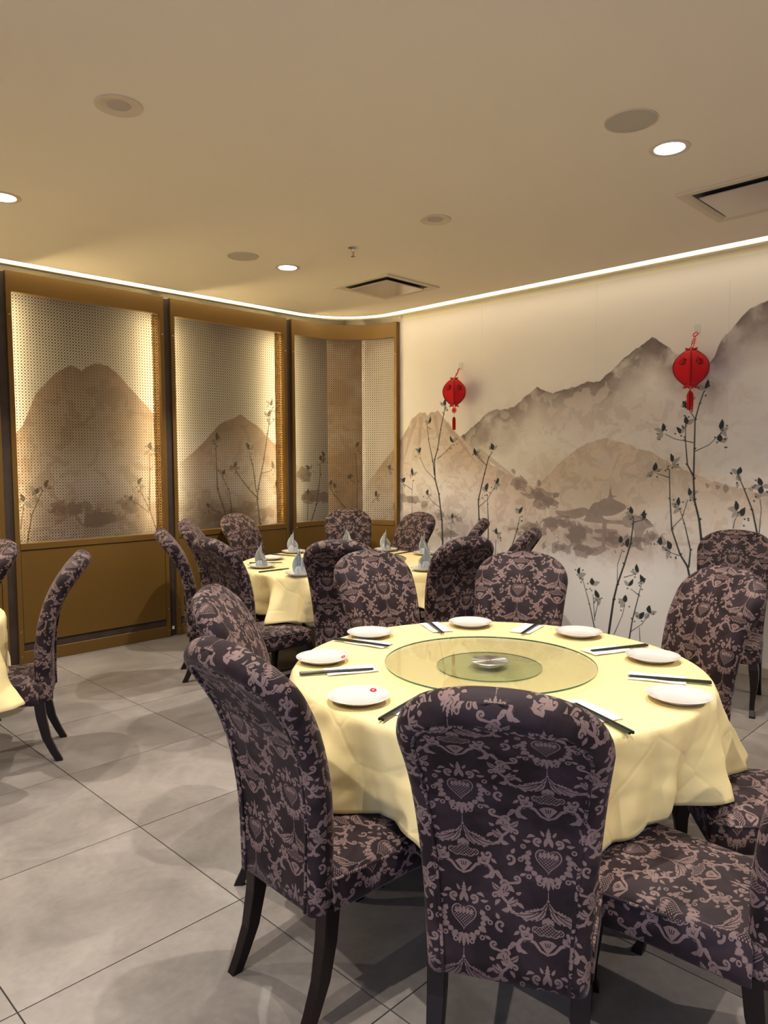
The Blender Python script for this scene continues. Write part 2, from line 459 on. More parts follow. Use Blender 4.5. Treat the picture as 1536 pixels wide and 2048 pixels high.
# --------------------------------------------------------------- painted wallpaper
def paint_wall(u0, u1, v0, v1, k, layers, seed=1):
    """u,v in metres along the wall / height; returns rgb array, row 0 = bottom"""
    W_, H_ = int((u1 - u0) * k), int((v1 - v0) * k)
    Ys = (np.arange(H_) / k + v0)[:, None] * np.ones((1, W_)); Xs = (np.arange(W_) / k + u0)[None, :] * np.ones((H_, 1))
    n1 = vnoise(H_, W_, 150, seed); n2 = vnoise(H_, W_, 40, seed + 1); n3 = vnoise(H_, W_, 14, seed + 2, 3)
    base = np.array([0.70, 0.64, 0.575]); low = np.array([0.75, 0.73, 0.725])
    t = np.clip((2.6 - Ys) / 1.4, 0, 1)[..., None]
    img = base * (1 - t) + low * t
    img = img * (0.97 + 0.06 * n1[..., None])
    def lay(col, al):
        nonlocal img
        al = np.clip(al, 0, 1)[..., None]; img = img * (1 - al) + np.array(col) * al
    gy, gx = np.mgrid[0:H_, 0:W_]
    off1 = ((n2 - .5) * 90).astype(int); off2 = ((vnoise(H_, W_, 34, seed + 7) - .5) * 90).astype(int)
    nn = vnoise(H_, W_, 26, seed + 4, 2); warp = nn[np.clip(gy + off2, 0, H_ - 1), np.clip(gx + off1, 0, W_ - 1)]
    nn = vnoise(H_, W_, 20, seed + 5, 2); warp2 = nn[np.clip(gy + off1, 0, H_ - 1), np.clip(gx - off2, 0, W_ - 1)]
    def endfade(P):
        a, b = min(p[0] for p in P), max(p[0] for p in P)
        return np.clip((Xs - a) / .25, 0, 1) * np.clip((b - Xs) / .25, 0, 1)
    def ridge(P):
        P = sorted(P); x = [p[0] for p in P]; y = [p[1] for p in P]
        return np.interp(Xs[0], x, y, left=-9, right=-9)[None, :] + (n3[:1] - .5) * 0.03
    for L in layers:
        if L[0] == 'ridge':      # dark crest fading down into mist
            _, P, col, depth, strength = L
            d = ridge(P) - Ys
            ends = endfade(P)
            dd = np.clip(d, 0, 9)
            mist = np.clip(1.35 - dd / depth - (n1 - .5) * 1.4, 0, 1)
            body = np.clip(d * k / 2 + .5, 0, 1) * ends
            lay(col, body * mist * strength * (0.30 + .95 * n2))
            lay([.60, .545, .49], body * np.clip((warp - .56) * 9, 0, 1) * np.exp(-dd / .35) * .75)
            crest = body * np.exp(-dd / (.03 + .11 * n1)) * np.clip((n2 - .33) * 6, 0, 1)
            lay([c * .42 for c in col], crest * .85)
        elif L[0] == 'fill':     # flat mountain body with watercolour blotches
            _, P, col, depth, strength = L
            d = ridge(P) - Ys
            body = np.clip(d * k / 2 + .5, 0, 1) * endfade(P)
            lay(col, body * strength * np.exp(-np.clip(d, 0, 9) / depth))
            lay([c * .80 for c in col], body * strength * .55 * np.exp(-np.clip(d - .02, 0, 9) / .12))
            fade = np.exp(-np.clip(d, 0, 9) / (depth * 1.4))
            lay([min(1, c * 1.32) for c in col], body * np.clip((warp - .52) * 14, 0, 1) * .5 * fade)
            lay([c * .84 for c in col], body * np.clip((.43 - warp2) * 14, 0, 1) * .55 * fade)
            lay([min(1, c * 1.25) for c in col], body * (np.abs(warp2 - .55) < .018) * .45 * fade)
        elif L[0] == 'streaks':
            _, segs, col, wd = L
            T = np.zeros((H_, W_), np.float32)
            for (a, b, c, d) in segs: capsule(T, (a - u0) * k, (b - v0) * k, (c - u0) * k, (d - v0) * k, wd * k, wd * k * .3)
            lay(col, T * .5)
        elif L[0] == 'blobs':    # roofs, trees and rocks in soft brown
            _, cs, col, rad = L
            T = np.zeros((H_, W_), np.float32)
            for i, c in enumerate(cs):
                rx = rad * (1.0 + .5 * math.sin(i * 2.1)); ry = rad * .42
                g = np.exp(-((Xs - c[0]) / rx) ** 2 - ((Ys - c[1]) / ry) ** 2); T = np.maximum(T, g.astype(np.float32))
            sh = np.clip((T * 1.3 + (warp - .5) * 2.2 - .50) * 9, 0, 1) * (T > .08)
            lay(col, sh * .72)
            sh2 = np.clip((T * 1.1 + (warp2 - .5) * 2.6 - .62) * 9, 0, 1) * (T > .15)
            lay([c * .70 for c in col], sh2 * .6)
        elif L[0] == 'polys':
            _, PP, col, al = L
            T = np.zeros((H_, W_), np.float32)
            for P in PP:
                Q = []
                m = len(P)
                for i in range(m):          # rounded brush outlines
                    p0, p1, p2, p3 = (np.array(P[(i + q) % m]) for q in (-1, 0, 1, 2))
                    for t in np.linspace(0, 1, 5)[:-1]: Q.append(.5 * (2 * p1 + (p2 - p0) * t + (2 * p0 - 5 * p1 + 4 * p2 - p3) * t * t + (3 * p1 - p0 - 3 * p2 + p3) * t ** 3))
                polyfill(T, [((q[0] - u0) * k, (q[1] - v0) * k) for q in Q])
            lay(col, T * al * (.8 + .4 * (n2 - .5)))
        elif L[0] == 'wash':
            _, (ux, vy, sx, sy), col, st = L
            g = np.exp(-((Xs - ux) / sx) ** 2 - ((Ys - vy) / sy) ** 2)
            lay(col, g * st * (0.6 + .8 * n2))
            cont = (np.abs(((n2 * 5.0) % 1) - .5) < .06)
            lay([min(1, c * 1.25) for c in col], g * np.clip((warp - .55) * 14, 0, 1) * .6)
            lay([c * .84 for c in col], g * np.clip((.42 - warp2) * 14, 0, 1) * .45)
        elif L[0] == 'plants':
            _, BR, LV, dark, rs = L
            rr = random.Random(rs)
            T = np.zeros((H_, W_), np.float32); G = np.zeros((H_, W_), np.float32)
            for P in BR:
                n = len(P); r = 0.0042 * (0.55 + 0.28 * n) if n > 3 else 0.0038
                r = min(r, .0105)
                for i in range(n - 1):
                    a, b = P[i], P[i + 1]
                    ra = r * (1 - .62 * i / (n - 1)); rb = r * (1 - .62 * (i + 1) / (n - 1))
                    capsule(T, (a[0] - u0) * k, (a[1] - v0) * k, (b[0] - u0) * k, (b[1] - v0) * k, max(ra * k, .8), max(rb * k, .7))
                    if n > 3: capsule(T, (b[0] - u0) * k, (b[1] - v0) * k, (b[0] - u0) * k + rr.choice((-3, 3)), (b[1] - v0) * k + 2, rb * k * 1.25, rb * k * .8)
            for (x, y) in LV:
                a0 = rr.uniform(.9, 2.2)
                for q in range(rr.choice((2, 3, 3))):
                    a = a0 + q * rr.choice((-1.25, 1.15)); L_ = rr.uniform(.060, .085)
                    P = leafpoly(x, y, x + L_ * math.cos(a), y + L_ * math.sin(a), rr.uniform(.015, .022), rr.uniform(-.12, .12))
                    polyfill(T if q == 0 else G, [((p[0] - u0) * k, (p[1] - v0) * k) for p in P])
                for q in range(rr.choice((3, 4, 5))):
                    bx, by = x + rr.uniform(-.05, .05), y + rr.uniform(-.07, .045)
                    capsule(T, (bx - u0) * k, (by - v0) * k, (bx - u0) * k + .5, (by - v0) * k, .0062 * k, .0062 * k)
            lay([.20, .19, .185], G * .75); lay(dark, T)
    return np.clip(img, 0, 1)

RIDGE1 = [(4.85, 1.62), (4.64, 1.74), (4.36, 1.94), (4.15, 2.07), (4.07, 2.06), (3.9, 2.09), (3.79, 2.16), (3.66, 2.24), (3.5, 2.17), (3.38, 2.2), (3.24, 2.23), (3.16, 2.25), (3.05, 2.24), (2.87, 2.39), (2.73, 2.49), (2.6, 2.55), (2.5, 2.49), (2.38, 2.39), (2.22, 2.30), (2.0, 2.1)]
RIDGE2 = [(2.3, 2.1), (2.12, 2.36), (2.07, 2.47), (2.01, 2.54), (1.88, 2.67), (1.76, 2.72), (1.56, 2.77), (1.26, 2.64), (.9, 2.5), (.3, 2.66), (-.6, 2.3), (-2.6, 2.2)]
VOLC = [(5.9, 1.3), (5.43, 1.74), (5.32, 1.84), (5.18, 2.02), (5.07, 2.09), (5.0, 2.09), (4.96, 2.05), (4.9, 2.08), (4.83, 2.1), (4.73, 2.0), (4.64, 1.9), (4.42, 1.75), (4.15, 1.55), (3.84, 1.41), (3.57, 1.28)]
HILL = [(3.95, 1.2), (3.7, 1.33), (3.55, 1.44), (3.47, 1.51), (3.4, 1.57), (3.27, 1.68), (3.13, 1.74), (2.97, 1.77), (2.77, 1.71), (2.6, 1.65), (2.44, 1.57), (2.28, 1.49), (2.09, 1.42), (1.6, 1.3), (1.0, 1.45), (.2, 1.3), (-1, 1.5), (-2.6, 1.2)]
BR = [[(4.76, 0.4), (4.76, 0.79), (4.77, 0.99), (4.81, 1.25), (4.86, 1.4), (4.87, 1.6), (4.83, 1.7), (4.79, 1.9), (4.75, 2.05), (4.72, 2.16)], [(4.86, 1.4), (4.99, 1.5), (5.07, 1.63)], [(4.87, 1.45), (4.89, 1.58), (4.95, 1.81), (4.97, 1.96)], [(4.83, 1.61), (4.72, 1.68), (4.64, 1.75)], [(4.8, 1.12), (4.89, 1.17), (4.95, 1.22)], [(4.3, .7), (4.3, 1.02), (4.31, 1.21), (4.24, 1.46), (4.19, 1.62), (4.15, 1.67)], [(4.22, 1.55), (4.31, 1.62)], [(4.31, 1.14), (4.2, 1.22), (4.12, 1.34)], [(4.19, .8), (4.19, 1.02), (4.2, 1.17), (4.2, 1.26)], [(5.18, .8), (5.18, 1.26), (5.17, 1.39)], [(5.18, 1.29), (5.3, 1.35)], [(3.95, 0.6), (3.92, 0.78), (3.86, 0.95), (3.83, 1.07)], [(4.11, 0.55), (4.1, 0.84)], [(4.65, 0.6), (4.65, 0.98)],
      [(2.12, .3), (2.15, .7), (2.18, 0.98), (2.2, 1.13), (2.24, 1.28), (2.25, 1.44), (2.25, 1.67), (2.25, 1.89), (2.22, 2.01), (2.19, 2.1)], [(2.25, 1.9), (2.31, 1.99), (2.33, 2.04)], [(2.25, 1.65), (2.14, 1.7), (2.07, 1.77)], [(2.26, 1.72), (2.4, 1.75), (2.48, 1.79)], [(2.25, 1.46), (2.3, 1.55), (2.32, 1.74), (2.32, 1.84)], [(2.22, .5), (2.28, 0.76), (2.34, 0.85), (2.41, 1.04), (2.43, 1.28), (2.44, 1.51)], [(2.44, 1.45), (2.54, 1.48)], [(2.41, 1.05), (2.33, 1.14), (2.29, 1.28)], [(2.27, 0.76), (2.26, 0.89), (2.31, 1.09), (2.35, 1.2)], [(2.35, 0.84), (2.42, 0.86), (2.48, 0.9)], [(2.93, 0.12), (2.89, 0.42), (2.86, 0.55), (2.8, 0.73), (2.75, 0.9), (2.73, 1.06), (2.73, 1.12)], [(2.86, 0.54), (2.86, 0.72), (2.82, 0.85)], [(2.8, 0.62), (2.72, 0.65)], [(2.73, 1.08), (2.63, 1.11)], [(3.06, 0.1), (3.06, 0.15), (3.11, 0.35), (3.18, 0.56)], [(3.06, 0.22), (3.08, 0.44)], [(3.06, 0.25), (3.03, 0.38)], [(2.75, 0.08), (2.72, 0.28), (2.67, 0.49), (2.65, 0.58)], [(2.66, 0.48), (2.74, 0.53)], [(2.74, 0.17), (2.64, 0.25), (2.58, 0.34)], [(2.65, 0.08), (2.66, 0.22)], [(2.88, 0.13), (2.81, 0.3), (2.79, 0.39)], [(1.74, .7), (1.78, 1.04), (1.82, 1.22), (1.88, 1.37), (1.92, 1.46)], [(1.77, 1.04), (1.76, 1.23), (1.77, 1.3)], [(1.95, 1.08), (1.94, 1.14), (1.92, 1.18)], [(1.62, 0.66), (1.71, 0.78), (1.78, 0.9)],
      [(1.0, .2), (1.02, .8), (1.1, 1.2), (1.05, 1.7)], [(1.03, .9), (.9, 1.2), (.88, 1.5)], [(-.4, .1), (-.42, .8), (-.3, 1.3), (-.35, 1.6)]]
LV = [(5.08, 1.67), (4.95, 1.97), (4.62, 1.77), (4.97, 1.24), (4.15, 1.69), (4.34, 1.64), (4.11, 1.37), (4.22, 1.3), (5.17, 1.44), (5.31, 1.36), (3.84, 1.1), (4.09, 0.89), (4.64, 1.01), (4.74, 2.14), (2.18, 2.12), (2.31, 1.98), (2.06, 1.81), (2.5, 1.81), (2.31, 1.86), (2.36, 1.79), (2.42, 1.57), (2.57, 1.5), (2.28, 1.31), (2.36, 1.23), (2.5, 0.91), (2.42, 0.88), (2.74, 1.15), (2.84, 0.9), (2.78, 0.87), (2.68, 0.67), (2.63, 1.11), (3.22, 0.6), (3.09, 0.52), (3.02, 0.42), (2.62, 0.6), (2.76, 0.55), (2.58, 0.35), (2.66, 0.29), (2.79, 0.41), (1.93, 1.48), (1.77, 1.34), (1.76, 1.4), (1.93, 1.21), (1.89, 1.17), (2.31, 2.05), (2.06, 1.72), (1.05, 1.75), (.88, 1.55), (-.35, 1.66), (5.72, 1.2), (5.52, 1.5)]
BLOB = [(3.36, 1.03), (3.22, .98), (2.55, 0.97), (3.51, 1.02), (3.67, 1.28), (3.84, 1.37), (3.59, 1.21), (3.26, 0.92), (2.89, 0.93), (2.67, 0.94), (3.72, 0.96), (5.0, 1.14), (4.8, 1.04), (5.21, 1.18), (4.54, 1.01), (3.41, 0.82), (3.12, 0.82), (5.4, 1.1), (5.1, .9), (4.7, .85), (.6, 1.1), (.2, 1.0)]
MAUVE = (.235, .18, .165)
def PX(pts):      # measured on the wall round the painted pavilion, 1 unit = 4.45 mm across, 3.9 mm up
    return [(2.97 - (x - 1213) * .00445, 1.32 - (y - 985) * .0039) for x, y in pts]
PAV = [PX(q) for q in [
    [(1221, 972), (1224, 990), (1233, 993), (1226, 998), (1254, 1014), (1232, 1032), (1212, 1036), (1196, 1034), (1186, 1020), (1205, 1000), (1216, 996)],
    [(1170, 1040), (1184, 1012), (1198, 1008), (1204, 1034), (1216, 1044), (1254, 1044), (1252, 1052), (1200, 1052), (1168, 1050)],
    [(1206, 1052), (1214, 1052), (1213, 1098), (1205, 1098)], [(1192, 1066), (1232, 1064), (1232, 1071), (1194, 1074)], [(1192, 1084), (1240, 1080), (1240, 1088), (1200, 1092)],
    [(1246, 1040), (1262, 1030), (1290, 1038), (1306, 1052), (1290, 1060), (1282, 1090), (1288, 1104), (1272, 1098), (1268, 1062), (1250, 1056)],
    [(1304, 1062), (1310, 1070), (1306, 1080), (1298, 1078), (1297, 1066)],
    [(1140, 1026), (1166, 1020), (1180, 1030), (1160, 1042), (1142, 1046), (1112, 1042), (1104, 1030), (1124, 1030)],
    [(1042, 974), (1052, 984), (1064, 978), (1078, 996), (1094, 1002), (1112, 1012), (1100, 1020), (1074, 1010), (1056, 1004)],
    [(1018, 950), (1030, 958), (1040, 970), (1026, 968)], [(1000, 935), (1008, 940), (1006, 948), (998, 942)], [(1063, 960), (1070, 966), (1066, 976), (1060, 970)], [(1098, 990), (1112, 990), (1108, 1000), (1098, 998)],
    [(1395, 962), (1402, 966), (1398, 972)], [(1412, 965), (1420, 968), (1414, 974)], [(1428, 962), (1434, 972), (1428, 980), (1424, 970)], [(1445, 958), (1450, 964), (1446, 970)], [(1462, 970), (1472, 968), (1470, 976)], [(1474, 978), (1486, 982), (1478, 990)], [(1495, 996), (1512, 998), (1500, 1004)]]]
rgb = paint_wall(-2.6, 6.25, 0.0, 3.06, 270, [
    ('ridge', RIDGE2, MAUVE, .30, 1.0),
    ('ridge', RIDGE1, MAUVE, .26, 1.05),
    ('wash', (3.0, 1.95, 1.1, .22), (.50, .43, .39), .45),
    ('wash', (2.9, 1.35, 1.3, .30), (.56, .47, .375), .75),
    ('fill', HILL, (.53, .425, .335), .26, .85),
    ('fill', VOLC, (.47, .365, .30), .60, .85),
    ('streaks', [(5.14, 2.0, 5.3, 1.6), (5.05, 2.02, 5.09, 1.65), (4.86, 2.03, 4.8, 1.75), (4.7, 1.95, 4.35, 1.58), (5.35, 1.78, 5.5, 1.55), (4.3, 1.68, 3.9, 1.44)], (.33, .25, .22), .03),
    ('streaks', [(4.28, 3.06, 4.28, 1.9), (3.09, 3.06, 3.09, 2.3), (2.02, 2.9, 2.02, .9)], (.50, .45, .40), .0022),
    ('wash', (3.05, .92, .75, .16), (.40, .31, .275), .85),
    ('wash', (4.9, .98, .8, .25), (.36, .30, .28), .7),
    ('blobs', BLOB, (.24, .185, .17), .11),
    ('polys', PAV, (.20, .15, .14), .85),
    ('plants', BR, LV, [.022, .026, .028], 5)], seed=3)
IM_R = to_image('mural_right', rgb)
LM1 = [(1.7, 1.5), (2.09, 1.81), (2.15, 1.89), (2.25, 2.14), (2.42, 2.33), (2.54, 2.39), (2.64, 2.37), (2.75, 2.43), (2.86, 2.43), (2.97, 2.35), (3.11, 2.19), (3.25, 2.06), (3.37, 1.95), (3.5, 1.8)]
LM2 = [(3.5, 1.55), (3.67, 1.68), (3.76, 1.75), (3.98, 1.95), (4.21, 2.06), (4.4, 1.97), (4.65, 1.77), (4.81, 1.64), (5.0, 1.5)]
LB = [[(4.44, 0.7), (4.44, 0.94), (4.41, 1.2), (4.42, 1.3), (4.5, 1.61), (4.55, 1.87), (4.59, 2.08), (4.62, 2.15)], [(4.41, 1.22), (4.3, 1.32), (4.2, 1.44), (4.15, 1.51)], [(4.4, 1.28), (4.36, 1.56), (4.34, 1.6), (4.32, 1.69)], [(4.05, .9), (4.03, 1.06), (3.94, 1.32), (3.93, 1.71), (3.93, 1.76)], [(4.1, .9), (4.1, 1.09), (4.07, 1.31), (4.0, 1.44)], [(3.97, 1.09), (3.85, 1.13)], [(4.47, 1.47), (4.58, 1.49)], [(4.67, 0.92), (4.68, 1.29)], [(5.12, 0.7), (5.12, 0.92), (5.2, 1.11), (5.26, 1.44), (5.26, 1.55)], [(5.07, 0.95), (5.08, 1.17)], [(2.15, 0.8), (2.15, 0.96), (2.19, 1.16), (2.28, 1.36)], [(3.3, .8), (3.28, 0.97), (3.22, 1.15), (3.13, 1.34)], [(3.22, 1.15), (3.22, 1.25), (3.23, 1.52), (3.23, 1.66)], [(3.21, 1.13), (3.11, 1.21), (3.04, 1.25)], [(4.57, 1.97), (4.67, 2.05)], [(2.1, 1.05), (2.13, 1.25)]]
LLV = [(4.6, 2.17), (4.67, 2.07), (4.71, 2.12), (4.14, 1.53), (4.32, 1.71), (3.94, 1.8), (4.0, 1.46), (3.84, 1.14), (4.61, 1.52), (4.68, 1.32), (5.27, 1.6), (5.32, 1.64), (5.08, 1.23), (5.1, 1.5), (2.3, 1.38), (2.22, 1.33), (3.11, 1.39), (3.24, 1.7), (3.03, 1.24), (2.13, 1.27), (4.56, 2.05)]
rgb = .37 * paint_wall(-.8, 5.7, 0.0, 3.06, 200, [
    ('fill', LM1, (.36, .25, .19), 1.4, .9),
    ('fill', LM2, (.36, .25, .19), .8, .9),
    ('wash', (2.7, 1.15, .7, .22), (.25, .17, .13), .8),
    ('wash', (4.1, 1.05, .5, .2), (.25, .17, .13), .8),
    ('blobs', [(2.5, 1.2), (2.8, 1.1), (3.0, 1.2), (3.9, 1.05), (4.2, 1.1), (4.5, 1.05), (5.0, 1.45), (5.2, 1.2)], (.22, .15, .12), .14),
    ('plants', LB, LLV, [.05, .035, .025], 9)], seed=11)
IM_L = to_image('mural_left', rgb)
rgb = .55 * paint_wall(0, .40, 0.0, 3.06, 200, [  # darkened as a whole: the unlit corner is put into the colour
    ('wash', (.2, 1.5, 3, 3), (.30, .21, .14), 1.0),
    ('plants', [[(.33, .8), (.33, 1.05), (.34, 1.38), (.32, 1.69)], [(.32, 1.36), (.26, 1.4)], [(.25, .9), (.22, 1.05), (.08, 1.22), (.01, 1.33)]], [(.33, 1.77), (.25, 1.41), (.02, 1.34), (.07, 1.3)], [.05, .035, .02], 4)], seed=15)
IM_B = to_image('mural_corner_shade', rgb)

def paper_mat(name, im):
    m = mat(name, (.8, .8, .8), 0.8)
    nt = m.node_tree; b = nt.nodes['Principled BSDF']
    uv = nt.nodes.new('ShaderNodeUVMap'); tx = nt.nodes.new('ShaderNodeTexImage'); tx.image = im; tx.extension = 'EXTEND'
    nt.links.new(uv.outputs[0], tx.inputs['Vector']); nt.links.new(tx.outputs['Color'], b.inputs['Base Color'])
    tc = nt.nodes.new('ShaderNodeTexCoord'); n = nt.nodes.new('ShaderNodeTexNoise'); n.inputs['Scale'].default_value = 120
    nt.links.new(tc.outputs['Object'], n.inputs['Vector'])
    bp = nt.nodes.new('ShaderNodeBump'); bp.inputs['Strength'].default_value = .15; bp.inputs['Distance'].default_value = .002
    nt.links.new(n.outputs['Fac'], bp.inputs['Height']); nt.links.new(bp.outputs['Normal'], b.inputs['Normal'])
    return m
M['mural_r'] = paper_mat('mural_paper_right', IM_R)
M['mural_l'] = paper_mat('mural_paper_left', IM_L)
M['mural_b'] = paper_mat('shaded_corner_board', IM_B)

# ================================================================= structure
ST = lambda o, **k: props(o, kind='structure', **k)
# ---- floor: grout bed and square stone tiles, one object each
T0X, T0Y, TP = 1.436, 5.207, 0.7608
def tile_mat():
    m = mat('grey_stone_tile', (0.36, 0.32, 0.28), 0.38)
    nt = m.node_tree; b = nt.nodes['Principled BSDF']
    geo = nt.nodes.new('ShaderNodeNewGeometry'); oi = nt.nodes.new('ShaderNodeObjectInfo')
    ad = nt.nodes.new('ShaderNodeVectorMath'); ad.operation = 'MULTIPLY_ADD'; ad.inputs[1].default_value = (1, 1, 1)
    sc = nt.nodes.new('ShaderNodeVectorMath'); sc.operation = 'SCALE'; sc.inputs['Scale'].default_value = 13.0
    cb = nt.nodes.new('ShaderNodeCombineXYZ')
    for i in range(3): nt.links.new(oi.outputs['Random'], cb.inputs[i])
    nt.links.new(cb.outputs[0], sc.inputs[0]); nt.links.new(geo.outputs['Position'], ad.inputs[0]); nt.links.new(sc.outputs[0], ad.inputs[2])
    n = nt.nodes.new('ShaderNodeTexNoise'); n.inputs['Scale'].default_value = 2.4; n.inputs['Detail'].default_value = 8; n.inputs['Roughness'].default_value = .62; n.inputs['Distortion'].default_value = .5
    nt.links.new(ad.outputs[0], n.inputs['Vector'])
    r = nt.nodes.new('ShaderNodeValToRGB'); e = r.color_ramp.elements
    e[0].position = .30; e[0].color = (0.160, 0.140, 0.126, 1); e[1].position = .72; e[1].color = (0.300, 0.268, 0.246, 1)
    nt.links.new(n.outputs['Fac'], r.inputs['Fac'])
    n2 = nt.nodes.new('ShaderNodeTexNoise'); n2.inputs['Scale'].default_value = 38; n2.inputs['Detail'].default_value = 4
    nt.links.new(ad.outputs[0], n2.inputs['Vector'])
    mx = nt.nodes.new('ShaderNodeMixRGB'); mx.blend_type = 'MULTIPLY'; mx.inputs[0].default_value = .35
    r2 = nt.nodes.new('ShaderNodeValToRGB'); r2.color_ramp.elements[0].position = .35; r2.color_ramp.elements[0].color = (.72, .72, .72, 1); r2.color_ramp.elements[1].position = .65
    nt.links.new(n2.outputs['Fac'], r2.inputs['Fac'])
    nt.links.new(r.outputs['Color'], mx.inputs[1]); nt.links.new(r2.outputs['Color'], mx.inputs[2]); nt.links.new(mx.outputs['Color'], b.inputs['Base Color'])
    mr = nt.nodes.new('ShaderNodeMapRange'); mr.inputs['To Min'].default_value = .30; mr.inputs['To Max'].default_value = .48
    nt.links.new(n2.outputs['Fac'], mr.inputs['Value']); nt.links.new(mr.outputs['Result'], b.inputs['Roughness'])
    return m
M['tile'] = tile_mat()
mb = MB(); mb.box(X0, X1, Y0, Y1, -.06, -.003)
floor = ST(mb.build('floor', M['grout'], smooth=False))
cache = {}
i0, i1 = math.floor((X0 - T0X) / TP), math.ceil((X1 - T0X) / TP)
j0, j1 = math.floor((Y0 - T0Y) / TP), math.ceil((Y1 - T0Y) / TP)
for i in range(i0, i1):
    for j in range(j0, j1):
        a, b_, c, d = max(T0X + i * TP + .0024, X0), min(T0X + (i + 1) * TP - .0024, X1), max(T0Y + j * TP + .0024, Y0), min(T0Y + (j + 1) * TP - .0024, Y1)
        if b_ - a < .02 or d - c < .02: continue
        key = (round(b_ - a, 3), round(d - c, 3))
        if key not in cache:
            mb = MB(); mb.box(0, b_ - a, 0, d - c, -.003, 0.0)
            o = mb.build('tile', M['tile'], floor, smooth=False); cache[key] = o.data
        else:
            o = bpy.data.objects.new('tile', cache[key]); COL.objects.link(o); o.parent = floor
        o.location = (a, c, 0)

# ---- walls
def wall_quad(name, pts, m, uv=((0, 0), (1, 0), (1, 1), (0, 1))):
    mb = MB(); mb.poly(pts, uv); return mb
mb = MB(); mb.poly([(X1, Y1, 0), (X1, Y0, 0), (X1, Y0, 3.06), (X1, Y1, 3.06)], [((6.2 + 2.6) / 8.85, 0), (0, 0), (0, 1), ((6.2 + 2.6) / 8.85, 1)])
mb.poly([(X1 + .1, Y1, 0), (X1 + .1, Y1, 3.06), (X1 + .1, Y0, 3.06), (X1 + .1, Y0, 0)], [(0, 0)] * 4)
wall_right = ST(mb.build('wall_right', M['mural_r'], smooth=False))
mb = MB(); mb.box(X1 - .0, X1 + .1, Y0, Y1 + .1, 3.06, 3.5)
ST(mb.build('trim_1', M['cream'], smooth=False))                     # painted strip above the wallpaper
mb = MB(); mb.poly([(X0, Y1, 0), (5.7, Y1, 0), (5.7, Y1, 3.06), (X0, Y1, 3.06)], [((X0 + .8) / 6.5, 0), (1, 0), (1, 1), ((X0 + .8) / 6.5, 1)])
mb.poly([(X0, Y1 + .1, 0), (X0, Y1 + .1, 3.06), (5.7, Y1 + .1, 3.06), (5.7, Y1 + .1, 0)], [(0, 0)] * 4)
ST(mb.build('wall_left', M['mural_l'], smooth=False))
mb = MB(); mb.box(X0, X1, Y1, Y1 + .1, 3.06, 3.5)
ST(mb.build('trim_2', M['cream'], smooth=False))
# added board behind the curved screen, coloured dark for the shade of the corner
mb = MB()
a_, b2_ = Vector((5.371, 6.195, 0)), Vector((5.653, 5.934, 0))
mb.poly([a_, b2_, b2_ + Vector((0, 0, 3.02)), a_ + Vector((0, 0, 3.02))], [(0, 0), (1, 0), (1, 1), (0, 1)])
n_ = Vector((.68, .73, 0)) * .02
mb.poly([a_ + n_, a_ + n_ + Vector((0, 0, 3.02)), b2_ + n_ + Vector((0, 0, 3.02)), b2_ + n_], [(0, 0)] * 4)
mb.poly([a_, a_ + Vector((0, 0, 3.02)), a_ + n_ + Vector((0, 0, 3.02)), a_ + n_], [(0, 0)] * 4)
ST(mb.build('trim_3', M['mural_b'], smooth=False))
mb = MB(); mb.box(X0 - .1, X0, Y0 - .1, Y1 + .1, 0, 3.5); ST(mb.build('wall_back', M['plaster'], smooth=False))
mb = MB(); mb.box(X0, X1 + .1, Y0 - .1, Y0, 0, 3.5); ST(mb.build('wall_front', M['plaster'], smooth=False))
# baseboard along the mural
mb = MB(); mb.box(X1 - .014, X1 - .001, Y0, 5.33, 0.0, .075); ST(bevel(mb.build('baseboard_right', M['base'], smooth=False), .003))

# ---- ceiling: slab with a rounded corner, cove light strip and cream soffit
EX, EY, ER = 5.40, 5.88, 0.62
def edge_path(off, n=18):
    ex, ey, r = EX + off, EY + off, ER + off
    pts = [(X0, ey)]
    pts += [(ex - r + r * math.sin(PI / 2 * t / n), ey - r + r * math.cos(PI / 2 * t / n)) for t in range(n + 1)]
    pts += [(ex, Y0)]
    return pts
def ring(mb, o0, o1, z):
    A, B = edge_path(o0), edge_path(o1)
    mb.grid([[(p[0], p[1], z) for p in A], [(p[0], p[1], z) for p in B]])
def riser(mb, o, z0, z1):
    A = edge_path(o)
    mb.grid([[(p[0], p[1], z0) for p in A], [(p[0], p[1], z1) for p in A]])
A = edge_path(0)
mb = MB()
mb.poly([(p[0], p[1], CEIL) for p in A] + [(X0, Y0, CEIL)])
mb.poly([(p[0], p[1], CEIL + .04) for p in A][::-1] + [(X0, Y0, CEIL + .04)][::1])
riser(mb, 0, CEIL, CEIL + .04)
ceiling = ST(mb.build('ceiling', M['ceiling'], smooth=False))
mb = MB(); ring(mb, .003, .135, CEIL + .008); ring(mb, .003, .135, CEIL + .03); riser(mb, .135, CEIL + .008, CEIL + .03)
props(mb.build('cove_light', M['cove_led'], smooth=False), label='long glowing warm white cove light following the ceiling edge and its rounded corner', cat='light')
mb = MB(); ring(mb, .137, .195, CEIL + .004); ring(mb, .137, .195, CEIL + .05); riser(mb, .195, CEIL + .004, CEIL + .05)
ST(mb.build('trim_4', M['cream'], smooth=False))
mb = MB(); mb.box(X0 - .1, X1 + .1, Y0 - .1, Y1 + .1, 3.5, 3.6); ST(mb.build('trim_5', M['recess'], smooth=False))

